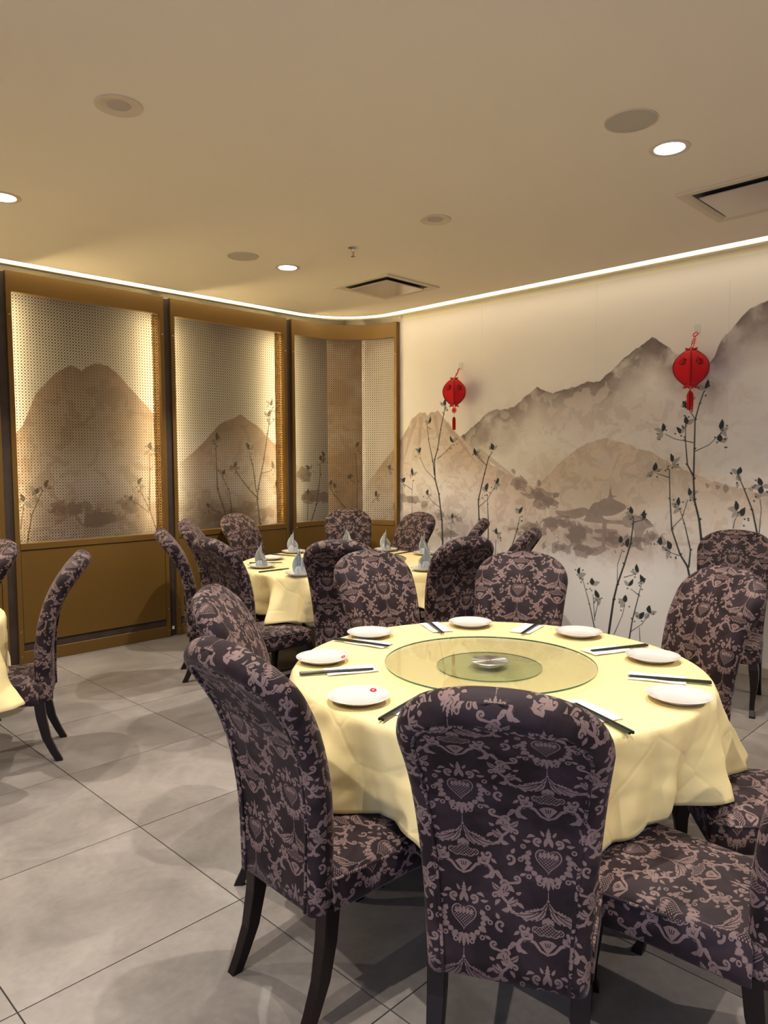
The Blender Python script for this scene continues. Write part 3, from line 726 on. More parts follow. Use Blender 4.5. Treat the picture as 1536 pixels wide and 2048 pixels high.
# ================================================================= brass screen panels on the left wall
def path_flat(x0, x1, y=6.006):
    L = x1 - x0
    return (lambda s: (x0 + s, y, 0.0, -1.0)), L
def path_curve():
    a0, cxx, cyy, r = 4.733, 4.985, 5.386, .62
    l1 = cxx - a0; l2 = r * PI / 2; l3 = .03
    def f(s):
        if s <= l1: return (a0 + s, 6.006, 0.0, -1.0)
        if s <= l1 + l2:
            t = (s - l1) / r
            return (cxx + r * math.sin(t), cyy + r * math.cos(t), -math.sin(t), -math.cos(t))
        return (cxx + r, cyy - (s - l1 - l2), -1.0, 0.0)
    return f, l1 + l2 + l3
def slab(mb, f, s0, s1, z0, z1, d0, d1, n=1):
    """box along the path; d = distance behind the front face"""
    rows = []
    for i in range(n + 1):
        x, y, nx, ny = f(s0 + (s1 - s0) * i / n)
        p = lambda d, z: (x - nx * d, y - ny * d, z)
        rows.append([p(d0, z0), p(d0, z1), p(d1, z1), p(d1, z0)])
    mb.grid(rows, closed=True)
    mb.poly(rows[0][::-1]); mb.poly(rows[-1])

def brass_panel(f, L, n, label, depth=.185, leds=(True, True)):
    x, y, nx, ny = f(0)
    root = empty('screen_panel', (x, y, 0), label=label, cat='wall panel', group='bronze framed cane screens along the left wall')
    W = .036
    def part(name, m, fn, sm=False, bev=0):
        mb = MB(); fn(mb)
        mb.v = [(a - x, b - y, c) for a, b, c in mb.v]
        o = mb.build(name, m, root, smooth=sm)
        if bev: bevel(o, bev, 1)
        return o
    part('stile', M['brass'], lambda q: slab(q, f, 0, W, .0, 3.05, 0, .05), bev=.002)
    part('stile', M['brass'], lambda q: slab(q, f, L - W, L, .0, 3.05, 0, .05), bev=.002)
    part('side_board', M['brass'], lambda q: slab(q, f, 0, .012, .0, 3.05, .05, depth))
    part('side_board', M['brass'], lambda q: slab(q, f, L - .012, L, .0, 3.05, .05, depth if n == 1 else .052))
    part('top_rail', M['brass'], lambda q: slab(q, f, W, L - W, 2.895, 3.05, 0, .05, n), sm=n > 1, bev=.002)
    part('top_board', M['brass'], lambda q: slab(q, f, .012, L - .012, 2.99, 3.0, .05, depth - .06, n), sm=n > 1)
    part('middle_rail', M['brass'], lambda q: slab(q, f, W, L - W, .905, .955, -.006, .05, n), sm=n > 1, bev=.002)
    part('lower_panel', M['brass'], lambda q: slab(q, f, W + .004, L - W - .004, .165, .900, .004, .04, n), sm=n > 1, bev=.002)
    part('toe_recess', M['darkwood'], lambda q: slab(q, f, W, L - W, .10, .165, .014, .04, n), sm=n > 1)
    part('plinth', M['brass'], lambda q: slab(q, f, W, L - W, .0, .10, .003, .05, n), sm=n > 1, bev=.002)
    if leds[0]: part('light_strip', M['panel_led'], lambda q: slab(q, f, .014, .026, .98, 2.88, .095, .107))
    if leds[1]: part('light_strip', M['panel_led'], lambda q: slab(q, f, L - .026, L - .014, .98, 2.88, .052 if n == 1 else .036, .060 if n == 1 else .048))
    # cane pattern sheet: discs joined by thin diagonals
    P = .0238
    a, b = W - .004, L - W + .004; z0, z1 = .950, 2.90
    nu = int(round((b - a) / P)); nz = int(round((z1 - z0) / P)); pu = (b - a) / nu; pz = (z1 - z0) / nz
    V = []; F = []
    oc = [(math.cos(PI / 4 * k + PI / 8), math.sin(PI / 4 * k + PI / 8)) for k in range(8)]
    pts = []
    def flat(s, z): pts.append((s, z)); return len(pts) - 1
    wl = .0010
    for i in range(nu + 1):
        for j in range(nz + 1):
            s, z = a + i * pu, z0 + j * pz
            F.append([flat(min(max(s + .0064 * c, a), b), z + .0064 * d) for c, d in oc])
            if i < nu and j < nz:
                cs, cz = s + pu / 2, z + pz / 2
                F.append([flat(cs + .0032 * c, cz + .0032 * d) for c, d in ((1, 0), (0, 1), (-1, 0), (0, -1))])
                for dx, dz in ((1, 1), (-1, 1), (1, -1), (-1, -1)):
                    ex, ez = cs + dx * pu / 2, cz + dz * pz / 2
                    ox, oz = -dz * wl * .7, dx * wl * .7
                    F.append([flat(cs + ox, cz + oz), flat(ex + ox, ez + oz), flat(ex - ox, ez - oz), flat(cs - ox, cz - oz)])
    for s, z in pts:
        px, py, ax, ay = f(s)
        V.append((px - ax * .030 - x, py - ay * .030 - y, z))
    me = bpy.data.meshes.new('perforated_screen'); me.from_pydata(V, [], F); me.materials.append(M['lattice'])
    o = bpy.data.objects.new('perforated_screen', me); COL.objects.link(o); o.parent = root
    for s in (W / 2, L - W / 2):
        for z in (.06, .26, 2.72):
            px, py, ax, ay = f(s)
            mb = MB(); mb.lathe([(.006, 0), (.005, .003), (.0005, .004)], 10)
            q = mb.build('screw', M['steel'], root); q.location = (px + ax * .0005 - x, py + ay * .0005 - y, z)
            q.rotation_euler = Vector((ax, ay, 0)).to_track_quat('Z', 'Y').to_euler()
    return root
brass_panel(*path_flat(-.79, .515), 1, 'bronze framed cane screen at the far left, beyond the edge of the photo')
brass_panel(*path_flat(.59, 1.925), 1, 'bronze framed cane screen whose right edge just shows at the far left')
brass_panel(*path_flat(1.995, 3.300), 1, 'wide bronze framed cane screen with a large brown mountain behind it')
brass_panel(*path_flat(3.368, 4.669), 1, 'bronze framed cane screen with a painted branching twig and a small mountain behind it')
fc, Lc = path_curve()
brass_panel(fc, Lc, 26, 'curved bronze framed cane screen rounding the room corner')
# dark wood pilasters between the screens
for i, (a, b) in enumerate([(.515, .59), (1.925, 1.995), (3.300, 3.368), (4.669, 4.733)]):
    mb = MB(); mb.box(a + .001, b - .001, 6.03, 6.195, 0, 3.04)
    ST(bevel(mb.build('trim_%d' % (6 + i), M['darkwood'], smooth=False), .002, 1))
mb = MB(); mb.box(3.322, 3.346, 6.024, 6.0295, .06, .09)
props(bevel(mb.build('wall_label', M['white'], smooth=False), .001, 1), label='tiny white sticker low on the dark wood strip between two bronze screens', cat='sticker')
mb = MB(); mb.box(5.640, 5.6575, 5.325, 5.352, 3.085, 3.125)
props(bevel(mb.build('cable_clip', M['white'], smooth=False), .002, 1), label='small white clip on the wall just above the end of the curved screen', cat='clip')

# ================================================================= chairs
PR = [(-.175, .328), (-.175, .48), (-.18, .60), (-.20, .73), (-.24, .855), (-.30, .96), (-.362, 1.035), (-.412, 1.082)]
def smooth_path(P, n):
    P = [Vector((a, b)) for a, b in P]; out = []
    m = len(P) - 1
    for i in range(m):
        p0, p1, p2, p3 = P[max(i - 1, 0)], P[i], P[i + 1], P[min(i + 2, m)]
        for k in range(n):
            t = k / n
            out.append(.5 * ((2 * p1) + (-p0 + p2) * t + (2 * p0 - 5 * p1 + 4 * p2 - p3) * t * t + (-p0 + 3 * p1 - 3 * p2 + p3) * t ** 3))
    out.append(P[-1]); return out
_sp = smooth_path(PR, 8)
_sl = [0]
for i in range(1, len(_sp)): _sl.append(_sl[-1] + (_sp[i] - _sp[i - 1]).length)
BL = _sl[-1]
def centre(s):
    s = min(max(s, 0), BL)
    y = np.interp(s, _sl, [p.x for p in _sp]); z = np.interp(s, _sl, [p.y for p in _sp])
    e = .012
    y2 = np.interp(min(s + e, BL), _sl, [p.x for p in _sp]); z2 = np.interp(min(s + e, BL), _sl, [p.y for p in _sp])
    y1 = np.interp(max(s - e, 0), _sl, [p.x for p in _sp]); z1 = np.interp(max(s - e, 0), _sl, [p.y for p in _sp])
    t = Vector((y2 - y1, z2 - z1)).normalized()
    return y, z, t.y, -t.x          # point and forward normal
def halfw(s):
    w_ = float(np.interp(s, [0, .2, .45, .65, .9], [.196, .206, .226, .244, .244]))
    b = .20; k = min(max((s - (BL - b)) / b, 0), 1)
    return w_ * max(0.0, 1 - k ** 2.5) ** (1 / 2.5)
_out = [(halfw(s), s) for s in np.linspace(0, BL - .2, 16)] + [(halfw(BL - .2 + .2 * math.sin(t)), BL - .2 + .2 * math.sin(t)) for t in np.linspace(0.05, PI / 2, 40)]
_oa = np.array(_out)
def edge_dist(x, s):
    P0, P1 = _oa[:-1], _oa[1:]; D = P1 - P0
    q = np.array([abs(x), s]); t = np.clip(((q - P0) * D).sum(1) / ((D * D).sum(1) + 1e-12), 0, 1)
    return float(np.sqrt((((P0 + D * t[:, None]) - q) ** 2).sum(1).min()))
TH2 = .040
def surf(x, s, side, lift=0.0):
    d = 0.0 if (abs(x) >= halfw(s) - 1e-5 or s >= BL - 1e-5) else edge_dist(x, s)
    r = .034; g = math.sqrt(max(0, 1 - (1 - min(d / r, 1)) ** 2))
    o = TH2 * g
    w_ = max(halfw(s), 1e-4)
    if side > 0: o += .010 * g * (1 - min(1, (x / w_) ** 2))
    else: o -= .007 * min(1, max(0, (d - .040) / .012))
    y, z, ny, nz = centre(s)
    o = o * side + lift * side
    return (x, y + ny * o, z + nz * o)

def make_chair():
    root = empty('dining_chair')
    # upholstered back
    ss = list(np.linspace(0, BL - .2, 14)) + [BL - .2 + .2 * math.sin(t) for t in np.linspace(.10, PI / 2 - .02, 15)] + [BL]
    us = [math.sin(t) for t in np.linspace(-PI / 2, PI / 2, 27)]
    mb = MB()
    for side in (1, -1):
        rows = []; uv = []
        for s in ss:
            w_ = halfw(s)
            rows.append([surf(u_ * w_, s, side) for u_ in (us if side < 0 else us[::-1])])
            row = [Vector(p) for p in rows[-1]]; mid = len(row) // 2; cu = [0.0] * len(row)
            for q in range(mid + 1, len(row)): cu[q] = cu[q - 1] + (row[q] - row[q - 1]).length
            for q in range(mid - 1, -1, -1): cu[q] = cu[q + 1] - (row[q] - row[q + 1]).length
            vv = 0.0 if len(rows) == 1 else vv + (row[mid] - Vector(rows[-2][mid])).length
            uv.append([(c_ * (1 if side < 0 else -1) / TW + (0.25 if side < 0 else 0.0), vv / TH + (.30 if side < 0 else 0)) for c_ in cu])
        mb.grid(rows, uvs=uv)
    lo = [surf(u_ * halfw(0), 0, 1) for u_ in us] + [surf(u_ * halfw(0), 0, -1) for u_ in us[::-1]]
    mb.poly(lo[::-1], [(p[0] / TW, p[1] / TH) for p in lo[::-1]])
    back = mb.build('backrest', M['velvet'], root, angle=80)
    bm = bmesh.new(); bm.from_mesh(back.data); bmesh.ops.remove_doubles(bm, verts=bm.verts, dist=.0006); bmesh.ops.recalc_face_normals(bm, faces=bm.faces)
    for e in bm.edges: e.smooth = True
    bm.to_mesh(back.data); bm.free()
    # piping around the rear panel
    pts = []
    off = .046
    prof = []
    for i, (wx, s) in enumerate(_out):
        a = _out[max(i - 1, 0)]; b = _out[min(i + 1, len(_out) - 1)]
        t = Vector((b[0] - a[0], b[1] - a[1])).normalized()
        prof.append((wx - t.y * off, s + t.x * off))
    prof = [p for p in prof if p[0] > 0.0]
    P = [surf(-a, b, -1, .002) for a, b in prof] + [surf(a, b, -1, .002) for a, b in prof[::-1]]
    mb = MB(); mb.tube(P, .0048, 6)
    mb.uv = [tuple((mb.v[i][0] / TW, mb.v[i][2] / TH) for i in f) for f in mb.f]
    mb.build('piping', M['velvet'], back, angle=80)
    # seat
    def plan(inset, n=10):
        hw0, hw1, yb, yf = .200 - inset, .232 - inset, -.150 + inset * .3, .300 - inset
        r = max(.06 - inset * .5, .02); pts = [(-hw0, yb), (hw0, yb)]
        for k in range(n + 1):
            t = PI / 2 * k / n; pts.append((hw1 - r + r * math.cos(t), yf - r + r * math.sin(t)))
        for k in range(n + 1):
            t = PI / 2 + PI / 2 * k / n; pts.append((-hw1 + r + r * math.cos(t), yf - r + r * math.sin(t)))
        # densify long sides
        out = []
        for i in range(len(pts)):
            a, b = pts[i], pts[(i + 1) % len(pts)]
            out.append(a)
            L_ = math.hypot(b[0] - a[0], b[1] - a[1])
            m = 8 if i in (0, 1, n + 2, 2 * n + 3) else 1
            for q in range(1, m): out.append((a[0] + (b[0] - a[0]) * q / m, a[1] + (b[1] - a[1]) * q / m))
        return out
    mb = MB()
    prof = [(.022, .330, 1), (.006, .334, 1), (-.004, .346, 1), (-.006, .382, .5), (-.004, .414, 0), (.002, .427, 0)]
    rows = []; uvs = []
    base = plan(0); per = [0]
    for i in range(len(base)): per.append(per[-1] + math.hypot(base[(i + 1) % len(base)][0] - base[i][0], base[(i + 1) % len(base)][1] - base[i][1]))
    def zlow(y): return -.018 * max(0, (.12 - y) / .27)
    for ins, z, lowk in prof:
        pl = plan(ins); pl.append(pl[0])
        rows.append([(p[0], p[1], z + lowk * zlow(p[1]) + lowk * .006 * math.sin(p[0] * 9)) for p in pl]); uvs.append([((per[i]) / TW + .17, z / TH) for i in range(len(pl))])
    mb.grid(rows, uvs=uvs)
    rows = []; uvs = []
    for ins, z in ((.002, .427), (.008, .435), (.03, .443), (.08, .450), (.14, .454), (.195, .455)):
        pl = plan(ins); pl.append(pl[0]); rows.append([(p[0], p[1], z) for p in pl]); uvs.append([(p[0] / TW, p[1] / TH + .1) for p in pl])
    mb.grid(rows, uvs=uvs)
    mb.poly([p for p in rows[-1][:-1]], uvs[-1][:-1])
    pl = plan(.022)
    mb.poly([(p[0], p[1], .330 + zlow(p[1])) for p in pl][::-1], [(0, 0)] * len(pl))
    seat = mb.build('seat', M['velvet'], root, angle=60)
    pl = plan(-.003)[7:-3]
    mb = MB(); mb.tube([(p[0], p[1], .424) for p in pl], .0045, 6)
    mb.uv = [tuple((mb.v[i][0] / TW, mb.v[i][1] / TH) for i in f) for f in mb.f]
    mb.build('piping', M['velvet'], seat, angle=80)
    # legs
    def leg(rows_):
        mb = MB(); R_ = []
        for x, y, z, a, b in rows_:
            R_.append([(x - a, y - b, z), (x + a, y - b, z), (x + a, y + b, z), (x - a, y + b, z)])
        mb.grid(R_, closed=True); mb.poly(R_[0]); mb.poly(R_[-1][::-1])
        o = mb.build('leg', M['leg'], root, smooth=False); bevel(o, .003, 2)
    for s in (-1, 1):
        leg([(s * .176, -.150, .345, .024, .026), (s * .176, -.160, .24, .023, .024), (s * .177, -.182, .13, .020, .021), (s * .178, -.215, .05, .0175, .0185), (s * .179, -.240, 0, .0165, .0175)])
        leg([(s * .196, .262, .350, .026, .026), (s * .203, .274, .30, .027, .027), (s * .208, .282, .24, .024, .024), (s * .206, .278, .17, .0185, .0185), (s * .200, .270, .10, .0145, .0145), (s * .198, .272, .045, .0135, .0135), (s * .203, .285, .012, .0165, .018), (s * .204, .288, 0, .0165, .018)])
    return root

CH = [  # x, y, heading, label, group
    (1.575, 1.072, 28, 'aubergine damask chair in the middle foreground seen from behind', 'A'),
    (1.445, 1.672, -2, 'damask chair left of the foreground chair, its curled back turned to the aisle', 'A'),
    (1.790, 2.215, -44, 'damask chair at the far left side of the front table, its brightly patterned front showing', 'A'),
    (2.690, 2.495, -100, 'damask chair behind the front table, left of the two facing the camera', 'A'),
    (2.958, 2.052, -155, 'damask chair behind the front table, right of the two facing the camera', 'A'),
    (3.110, 1.360, 152, 'large damask chair at the right side of the front table before the mural', 'A'),
    (2.700, 0.740, 128, 'damask chair whose seat only shows at the right edge under the yellow cloth', 'A'),
    (1.990, 0.710, 93, 'damask chair at the bottom right corner with its seat half lit', 'A'),
    (3.310, 3.600, 36, 'dark damask chair seen from behind, overlapping the left of the two facing chairs', 'B'),
    (3.800, 3.268, 78, 'dark damask chair seen from behind between the two facing chairs', 'B'),
    (2.960, 4.715, -28, 'slim side view damask chair leaning left before the wide bronze screen', 'B'),
    (3.490, 5.320, -41, 'damask chair with rounded top just behind the leftmost chair of the rear table', 'B'),
    (2.900, 4.090, -2, 'damask chair at the left of the rear table with its seat partly under the cloth', 'B'),
    (4.050, 5.550, -70, 'damask chair behind the rear table in front of the twig screen', 'B'),
    (4.890, 5.300, -127, 'damask chair behind the rear table in front of the curved screen', 'B'),
    (4.870, 4.728, 172, 'damask chair behind the rear table where the curved screen meets the mural', 'B'),
    (4.797, 4.067, 124, 'damask chair by the mural, half hidden, right of the rear table', 'B'),
    (4.370, 3.285, 110, 'damask chair leaning right in side view against the mural', 'B'),
    (1.336, 4.173, 155, 'damask chair in full side view at the left table beside the aisle', 'C'),
    (1.221, 4.986, 177, 'damask chair cut by the left edge of the photo', 'C'),
    (4.964, 1.740, -169, 'damask chair standing alone at the right edge by the mural, front legs curved', 'D'),
]
GRP = {'A': 'damask chairs around the front table', 'B': 'damask chairs around the rear table', 'C': 'damask chairs at the left table', 'D': None}
chair0 = make_chair()
for i, (x, y, h, lab, g) in enumerate(CH):
    kw = dict(label=lab, cat='chair')
    if GRP[g]: kw['group'] = GRP[g]
    if i == 0:
        chair0.location = (x, y, 0); chair0.rotation_euler = (0, 0, math.radians(h - 90)); props(chair0, **kw)
    else: dup(chair0, (x, y, 0), math.radians(h - 90), **kw)

# ================================================================= tables and cloths
TZ = .775
def cloth(cx, cy, R, S_, a0, clamps, seed, label, name='tablecloth', zc=TZ, nw=(9, 15, 23), amp=1.0, zmin=.40):
    rs = random.Random(seed); N = 384
    ph = [(k + rs.randint(-1, 1), rs.uniform(0, 2 * PI), rs.uniform(.5, 1)) for k in nw]
    folds = []
    nf = int(sum(nw) * .8)
    for i in range(nf):
        a_ = 2 * PI * (i + rs.uniform(-.35, .35)) / nf
        folds.append((a_, rs.uniform(.035, .10), rs.choice((1, 1, -1)) * rs.uniform(.45, 1.0), rs.uniform(-.35, .35)))
    def wave(a, q):
        """sum of sharp pleats that widen and drift sideways on the way down"""
        v = 0
        for c, wd, am, dr in folds:
            e = (a - c - dr * q * .35 + PI) % (2 * PI) - PI
            wq = wd * (.7 + .9 * q)
            if abs(e) < 3 * wq: v += am * max(0.0, 1 - abs(e) / (1.6 * wq)) ** 1.3
        return v
    def hem(a):
        d = (a - a0 + PI / 4) % (PI / 2) - PI / 4
        z = max(zmin, zc - (S_ / math.cos(d) - R) + .01)
        for (c, hwid, zm) in clamps:
            e = abs((a - math.radians(c) + PI) % (2 * PI) - PI)
            k = min(1, max(0, (e - math.radians(hwid)) / .16)); k = k * k * (3 - 2 * k)
            z = max(z, zm * (1 - k) + z * k)
        return z + .006 * math.sin(13 * a)
    rows = []
    def dent(x, y):   # faint fold marks of the pressed cloth
        return .0016 * (mnoise.noise(Vector((x * 2.6, y * 2.6, seed))) ) + .0010 * mnoise.noise(Vector((x * 7, y * 7, seed + 3)))
    for r in (.0005, .15, .3, .42, .52, .6, .68, .74, R - .03, R - .012, R - .003, R + .003):
        dz = 0 if r < R - .02 else (-.001 if r < R - .01 else (-.004 if r < R else -.010))
        rows.append([(cx + r * math.cos(2 * PI * k / N), cy + r * math.sin(2 * PI * k / N), zc + dz + (dent(r * math.cos(2 * PI * k / N), r * math.sin(2 * PI * k / N)) if r < R - .02 else 0)) for k in range(N)])
    T = 22
    for t in range(1, T + 1):
        q = t / T; row = []
        for k in range(N):
            a = 2 * PI * k / N; h_ = hem(a); z = zc - .010 - (zc - .010 - h_) * q
            drop = zc - z
            w_ = wave(a, q)
            fr = R + .006 + .14 * drop + amp * (.20 * drop + .006 * q) * (w_ + .25 * math.sin(3 * a + seed))
            fr += min(1, q * 2) * (.030 * (abs(mnoise.noise(Vector((math.cos(a) * 3.1, math.sin(a) * 3.1, z * 6 + seed)))) - .15) + .010 * (.3 - abs(mnoise.noise(Vector((math.cos(a) * 8, math.sin(a) * 8, z * 12 + seed))))))
            row.append((cx + fr * math.cos(a), cy + fr * math.sin(a), z))
        rows.append(row)
    mb = MB(); mb.grid(rows, closed=True); mb.poly(rows[0][::-1])
    mb.f = [tuple(reversed(f)) for f in mb.f]
    o = mb.build(name, M['cloth'], smooth=True, angle=180)
    sm = o.modifiers.new('solid', 'SOLIDIFY'); sm.thickness = .0012; sm.offset = -1
    props(o, label=label, cat='tablecloth', group='pale yellow tablecloths')
    return o
def table(cx, cy, R, label):
    t = empty('round_table', (cx, cy, 0), label=label, cat='table', group='round tables under yellow cloths')
    mb = MB(); mb.lathe([(0.001, .74), (R - .02, .74), (R - .01, .745), (R - .008, .765), (R - .012, .7695), (.001, .7695)], 64); mb.build('tabletop', M['ply'], t)
    mb = MB(); mb.lathe([(R * .62, .66), (R * .64, .74), (R * .60, .74), (R * .58, .66)], 48); mb.f.append(()); mb.f.pop()
    mb.build('apron', M['darkcloth'], t)
    mb = MB(); mb.lathe([(.16, 0.0), (.16, .03), (.06, .06), (.05, .40), (.07, .66), (.14, .74)], 24, cap0=True); mb.build('column', M['darkcloth'], t)
    for k in range(4):
        a = PI / 4 + k * PI / 2
        P = [(R * .60 * math.cos(a), R * .60 * math.sin(a), .72), (R * .58 * math.cos(a), R * .58 * math.sin(a), .62), (R * .46 * math.cos(a), R * .46 * math.sin(a), .50), (R * .25 * math.cos(a), R * .25 * math.sin(a), .40), (.05 * math.cos(a), .05 * math.sin(a), .36)]
        mb = MB(); mb.tube(P, .024, 10); mb.build('brace', M['darkcloth'], t)
        P = [(.05 * math.cos(a), .05 * math.sin(a), .10), (.25 * math.cos(a), .25 * math.sin(a), .07), (.42 * math.cos(a), .42 * math.sin(a), .022)]
        mb = MB(); mb.tube(P, .022, 10); mb.build('leg', M['darkcloth'], t)
    return t
AX, AY, AR = 2.345, 1.700, .800
BX, BY, BR_ = 3.983, 4.358, .872
CX_, CY_, CR = .57, 4.46, .80
table(AX, AY, AR, 'round table under the yellow cloth in the foreground')
table(BX, BY, BR_, 'round table at the back corner, dark slate frame showing under the cloth')
table(CX_, CY_, CR, 'round table at the left edge under a crumpled yellow cloth')
def seat_clamps(cx, cy, g, z=.464):
    out = []
    for x, y, h, lab, gg in CH:
        if gg == g:
            fx, fy = x + .15 * math.cos(math.radians(h)) - cx, y + .15 * math.sin(math.radians(h)) - cy
            out.append((math.degrees(math.atan2(fy, fx)), 17, z))
    return out
cloth(AX, AY, AR, 1.110, math.radians(196), seat_clamps(AX, AY, 'A'), 3, 'pale yellow cloth draped over the large foreground table', amp=1.25)
cloth(BX, BY, BR_, 1.045, math.radians(150), seat_clamps(BX, BY, 'B') + [(0, 70, .5)], 8, 'pale yellow cloth with vertical pleats on the rear table', nw=(15, 24, 34), amp=1.5)
cloth(CX_, CY_, CR, 1.16, math.radians(10), [(340, 12, .36), (25, 20, .50)], 5, 'crumpled pale yellow cloth hanging at the left edge of the photo', nw=(7, 13, 19), amp=1.2)

# ---- turntables
def turntable(cx, cy, R, label, z=TZ):
    t = empty('turntable', (cx, cy, z + .001), label=label, cat='turntable', group='glass turntables')
    mb = MB(); mb.lathe([(.0005, .0), (.203, .0), (.205, .002), (.205, .006), (.203, .008), (.0005, .008)], 64); mb.build('base_plate', M['glass2'], t)
    mb = MB(); mb.lathe([(.2052, .0015), (.2056, .004), (.2052, .0065)], 64); mb.build('base_rim', M['glassedge'], t)
    mb = MB(); mb.lathe([(.045, .0085), (.045, .0145)], 32, cap0=True, cap1=True); mb.build('bearing', M['steel'], t)
    mb = MB(); mb.lathe([(.0005, .015), (R - .003, .015), (R, .0175), (R, .0225), (R - .003, .025), (.0005, .025)], 96); mb.build('glass_disc', M['glass'], t)
    mb = MB(); mb.lathe([(R + .0003, .0170), (R + .0009, .020), (R + .0003, .0235)], 96); mb.build('disc_rim', M['glassedge'], t)
    h = None
    mb = MB(); mb.lathe([(.072, .0252), (.072, .0274), (.0712, .0282), (.070, .0282), (.04, .0282), (.0005, .0282)], 48); h = mb.build('hub', M['hub'], t, angle=12)
    mb = MB(); mb.lathe([(.006, .0284), (.005, .030), (.0005, .0305)], 12); mb.build('screw', M['steel'], h)
    return t
def hub_mat():
    m = mat('spun_steel', (.66, .68, .70), .28, metal=1.0)
    nt = m.node_tree; b = nt.nodes['Principled BSDF']
    tg = nt.nodes.new('ShaderNodeTangent'); tg.direction_type = 'RADIAL'; tg.axis = 'Z'
    b.inputs['Anisotropic'].default_value = .92; nt.links.new(tg.outputs[0], b.inputs['Tangent'])
    return m
M['hub'] = hub_mat()
turntable(2.292, 1.690, .410, 'large glass turntable with a spun steel hub on the foreground table')
turntable(4.02, 4.33, .43, 'glass turntable on the rear table, mostly hidden by chair backs')

# ---- plates
def make_plate():
    root = empty('plate')
    mb = MB()
    mb.lathe([(.0005, .0035), (.055, .0030), (.060, .0010), (.064, .0010), (.067, .0045), (.088, .0120), (.104, .0200), (.1065, .0215), (.1068, .0228), (.1050, .0232), (.088, .0158), (.070, .0085), (.062, .0066), (.0005, .0062)], 56)
    mb.build('dish', M['plate'], root, angle=50)
    return root
def plate_mark(root, ang, r=.084):
    """printed red seal with a white centre on the plate rim"""
    n = Vector((-.42 * math.cos(ang), -.42 * math.sin(ang), .9)).normalized()
    c = Vector((r * math.cos(ang), r * math.sin(ang), .0158))
    tx = Vector((-math.sin(ang), math.cos(ang), 0)); ty = n.cross(tx)
    for nm, m, a, b, h, dx in (('emblem', M['red'], .0125, .0080, .0004, 0), ('emblem_centre', M['whiteprint'], .0048, .0022, .0007, 0), ('emblem_script', M['whiteprint'], .006, .0065, .0003, .0135)):
        mb = MB(); P = []
        for k in range(20):
            t = 2 * PI * k / 20; q = c + tx * (dx + a * (abs(math.cos(t)) ** .6) * math.copysign(1, math.cos(t))) + ty * b * (abs(math.sin(t)) ** .6) * math.copysign(1, math.sin(t)) + n * h
            P.append(q)
        if nm == 'emblem_script': continue
        mb.poly(P); mb.build(nm, m, root, smooth=False)
PLA = [(2.327, 2.397, 'white plate at the back left of the front table, beside the left facing chair', None),
       (1.891, 2.225, 'white plate, front table left rim, red mark on its right side', -35),
       (1.655, 1.761, 'white plate, front table front left, red mark at its upper right', 10),
       (2.820, 2.195, 'white plate on the front table far side between two chairs', None),
       (3.002, 1.706, 'white plate in front of the right facing chair on the front table', None),
       (2.832, 1.274, 'white plate at the right of the front table before the large damask chair', None),
       (2.411, 0.990, 'white plate, front table right front, red mark on its left side', 150),
       (1.850, 1.220, 'white plate hidden behind the foreground chair', None)]
pl0 = make_plate(); first = True
def place_plate(x, y, lab, mark, group, rz=0):
    r = pl0.copy(); COL.objects.link(r); r.location = (x, y, TZ + .0012); r['label'] = lab; r['category'] = 'plate'; r['group'] = group
    for ch in pl0.children:
        c = ch.copy(); COL.objects.link(c); c.parent = r
    if mark is not None: plate_mark(r, math.radians(mark))
    return r
for x, y, lab, mk in PLA: place_plate(x, y, lab, mk, 'white plates on the front table')

# ---- paper napkins and chopsticks
def paper(x, y, ang, lab, l=.20, wd=.10):
    mb = MB()
    rows = []
    for layer in range(1):
        for i in range(7):
            u_ = -l / 2 + l * i / 6
            rows.append([(u_, -wd / 2 + wd * j / 4, .0022 + .0012 * math.sin(i * 1.3 + j + x * 9)) for j in range(5)])
    mb.grid(rows)
    o = mb.build('paper_napkin', M['paper'], smooth=True); o.location = (x, y, TZ + .002); o.rotation_euler = (0, 0, ang)
    s = o.modifiers.new('solid', 'SOLIDIFY'); s.thickness = .0022; s.offset = -1
    props(o, label=lab, cat='napkin', group='folded paper napkins on the front table')
_chop = None
def chopstick(x, y, z, ang, lab, group, l=.285):
    global _chop
    if _chop is None:
        mb = MB(); R_ = []
        for t, h in ((0, .0018), (.02, .0026), (.5, .0036), (.98, .0044), (1, .0040)):
            u_ = -.5 + t; R_.append([(u_, -h, -h), (u_, h, -h), (u_, h, h), (u_, -h, h)])
        mb.grid(R_, closed=True); mb.poly(R_[0]); mb.poly(R_[-1][::-1]); mb.f = [tuple(reversed(f)) for f in mb.f]
        _chop = mb.build('chopstick', M['chop'], smooth=False); o = _chop; bevel(o, .0008, 1)
    else:
        o = _chop.copy(); COL.objects.link(o)
    o.location = (x, y, z); o.rotation_euler = (0, 0, ang); o.scale = (l, 1, 1)
    for k in ('group',):
        if k in o: del o[k]
    props(o, label=lab, cat='chopstick', group=group)
SET = [  # chopsticks (x, y, angle), paper (x, y), words
    (2.194, 2.316, 106, 2.225, 2.299, 'between the two plates at the back left'),
    (1.818, 2.056, 147, 1.880, 2.045, 'between the two marked plates on the left'),
    (1.700, 1.600, 195, 1.745, 1.560, 'peeping out left of the foreground chair'),
    (2.651, 2.283, 57, 2.665, 2.285, 'left of the plate at the far side'),
    (2.956, 1.931, 15, 2.945, 1.950, 'right of the plate at the far side'),
    (2.890, 1.447, -26, 2.838, 1.480, 'between the two plates at the right'),
    (2.595, 1.104, -64, 2.595, 1.150, 'beside the marked plate at the right front'),
    (2.055, 1.085, 245, 2.098, 1.150, 'at the right shoulder of the foreground chair')]
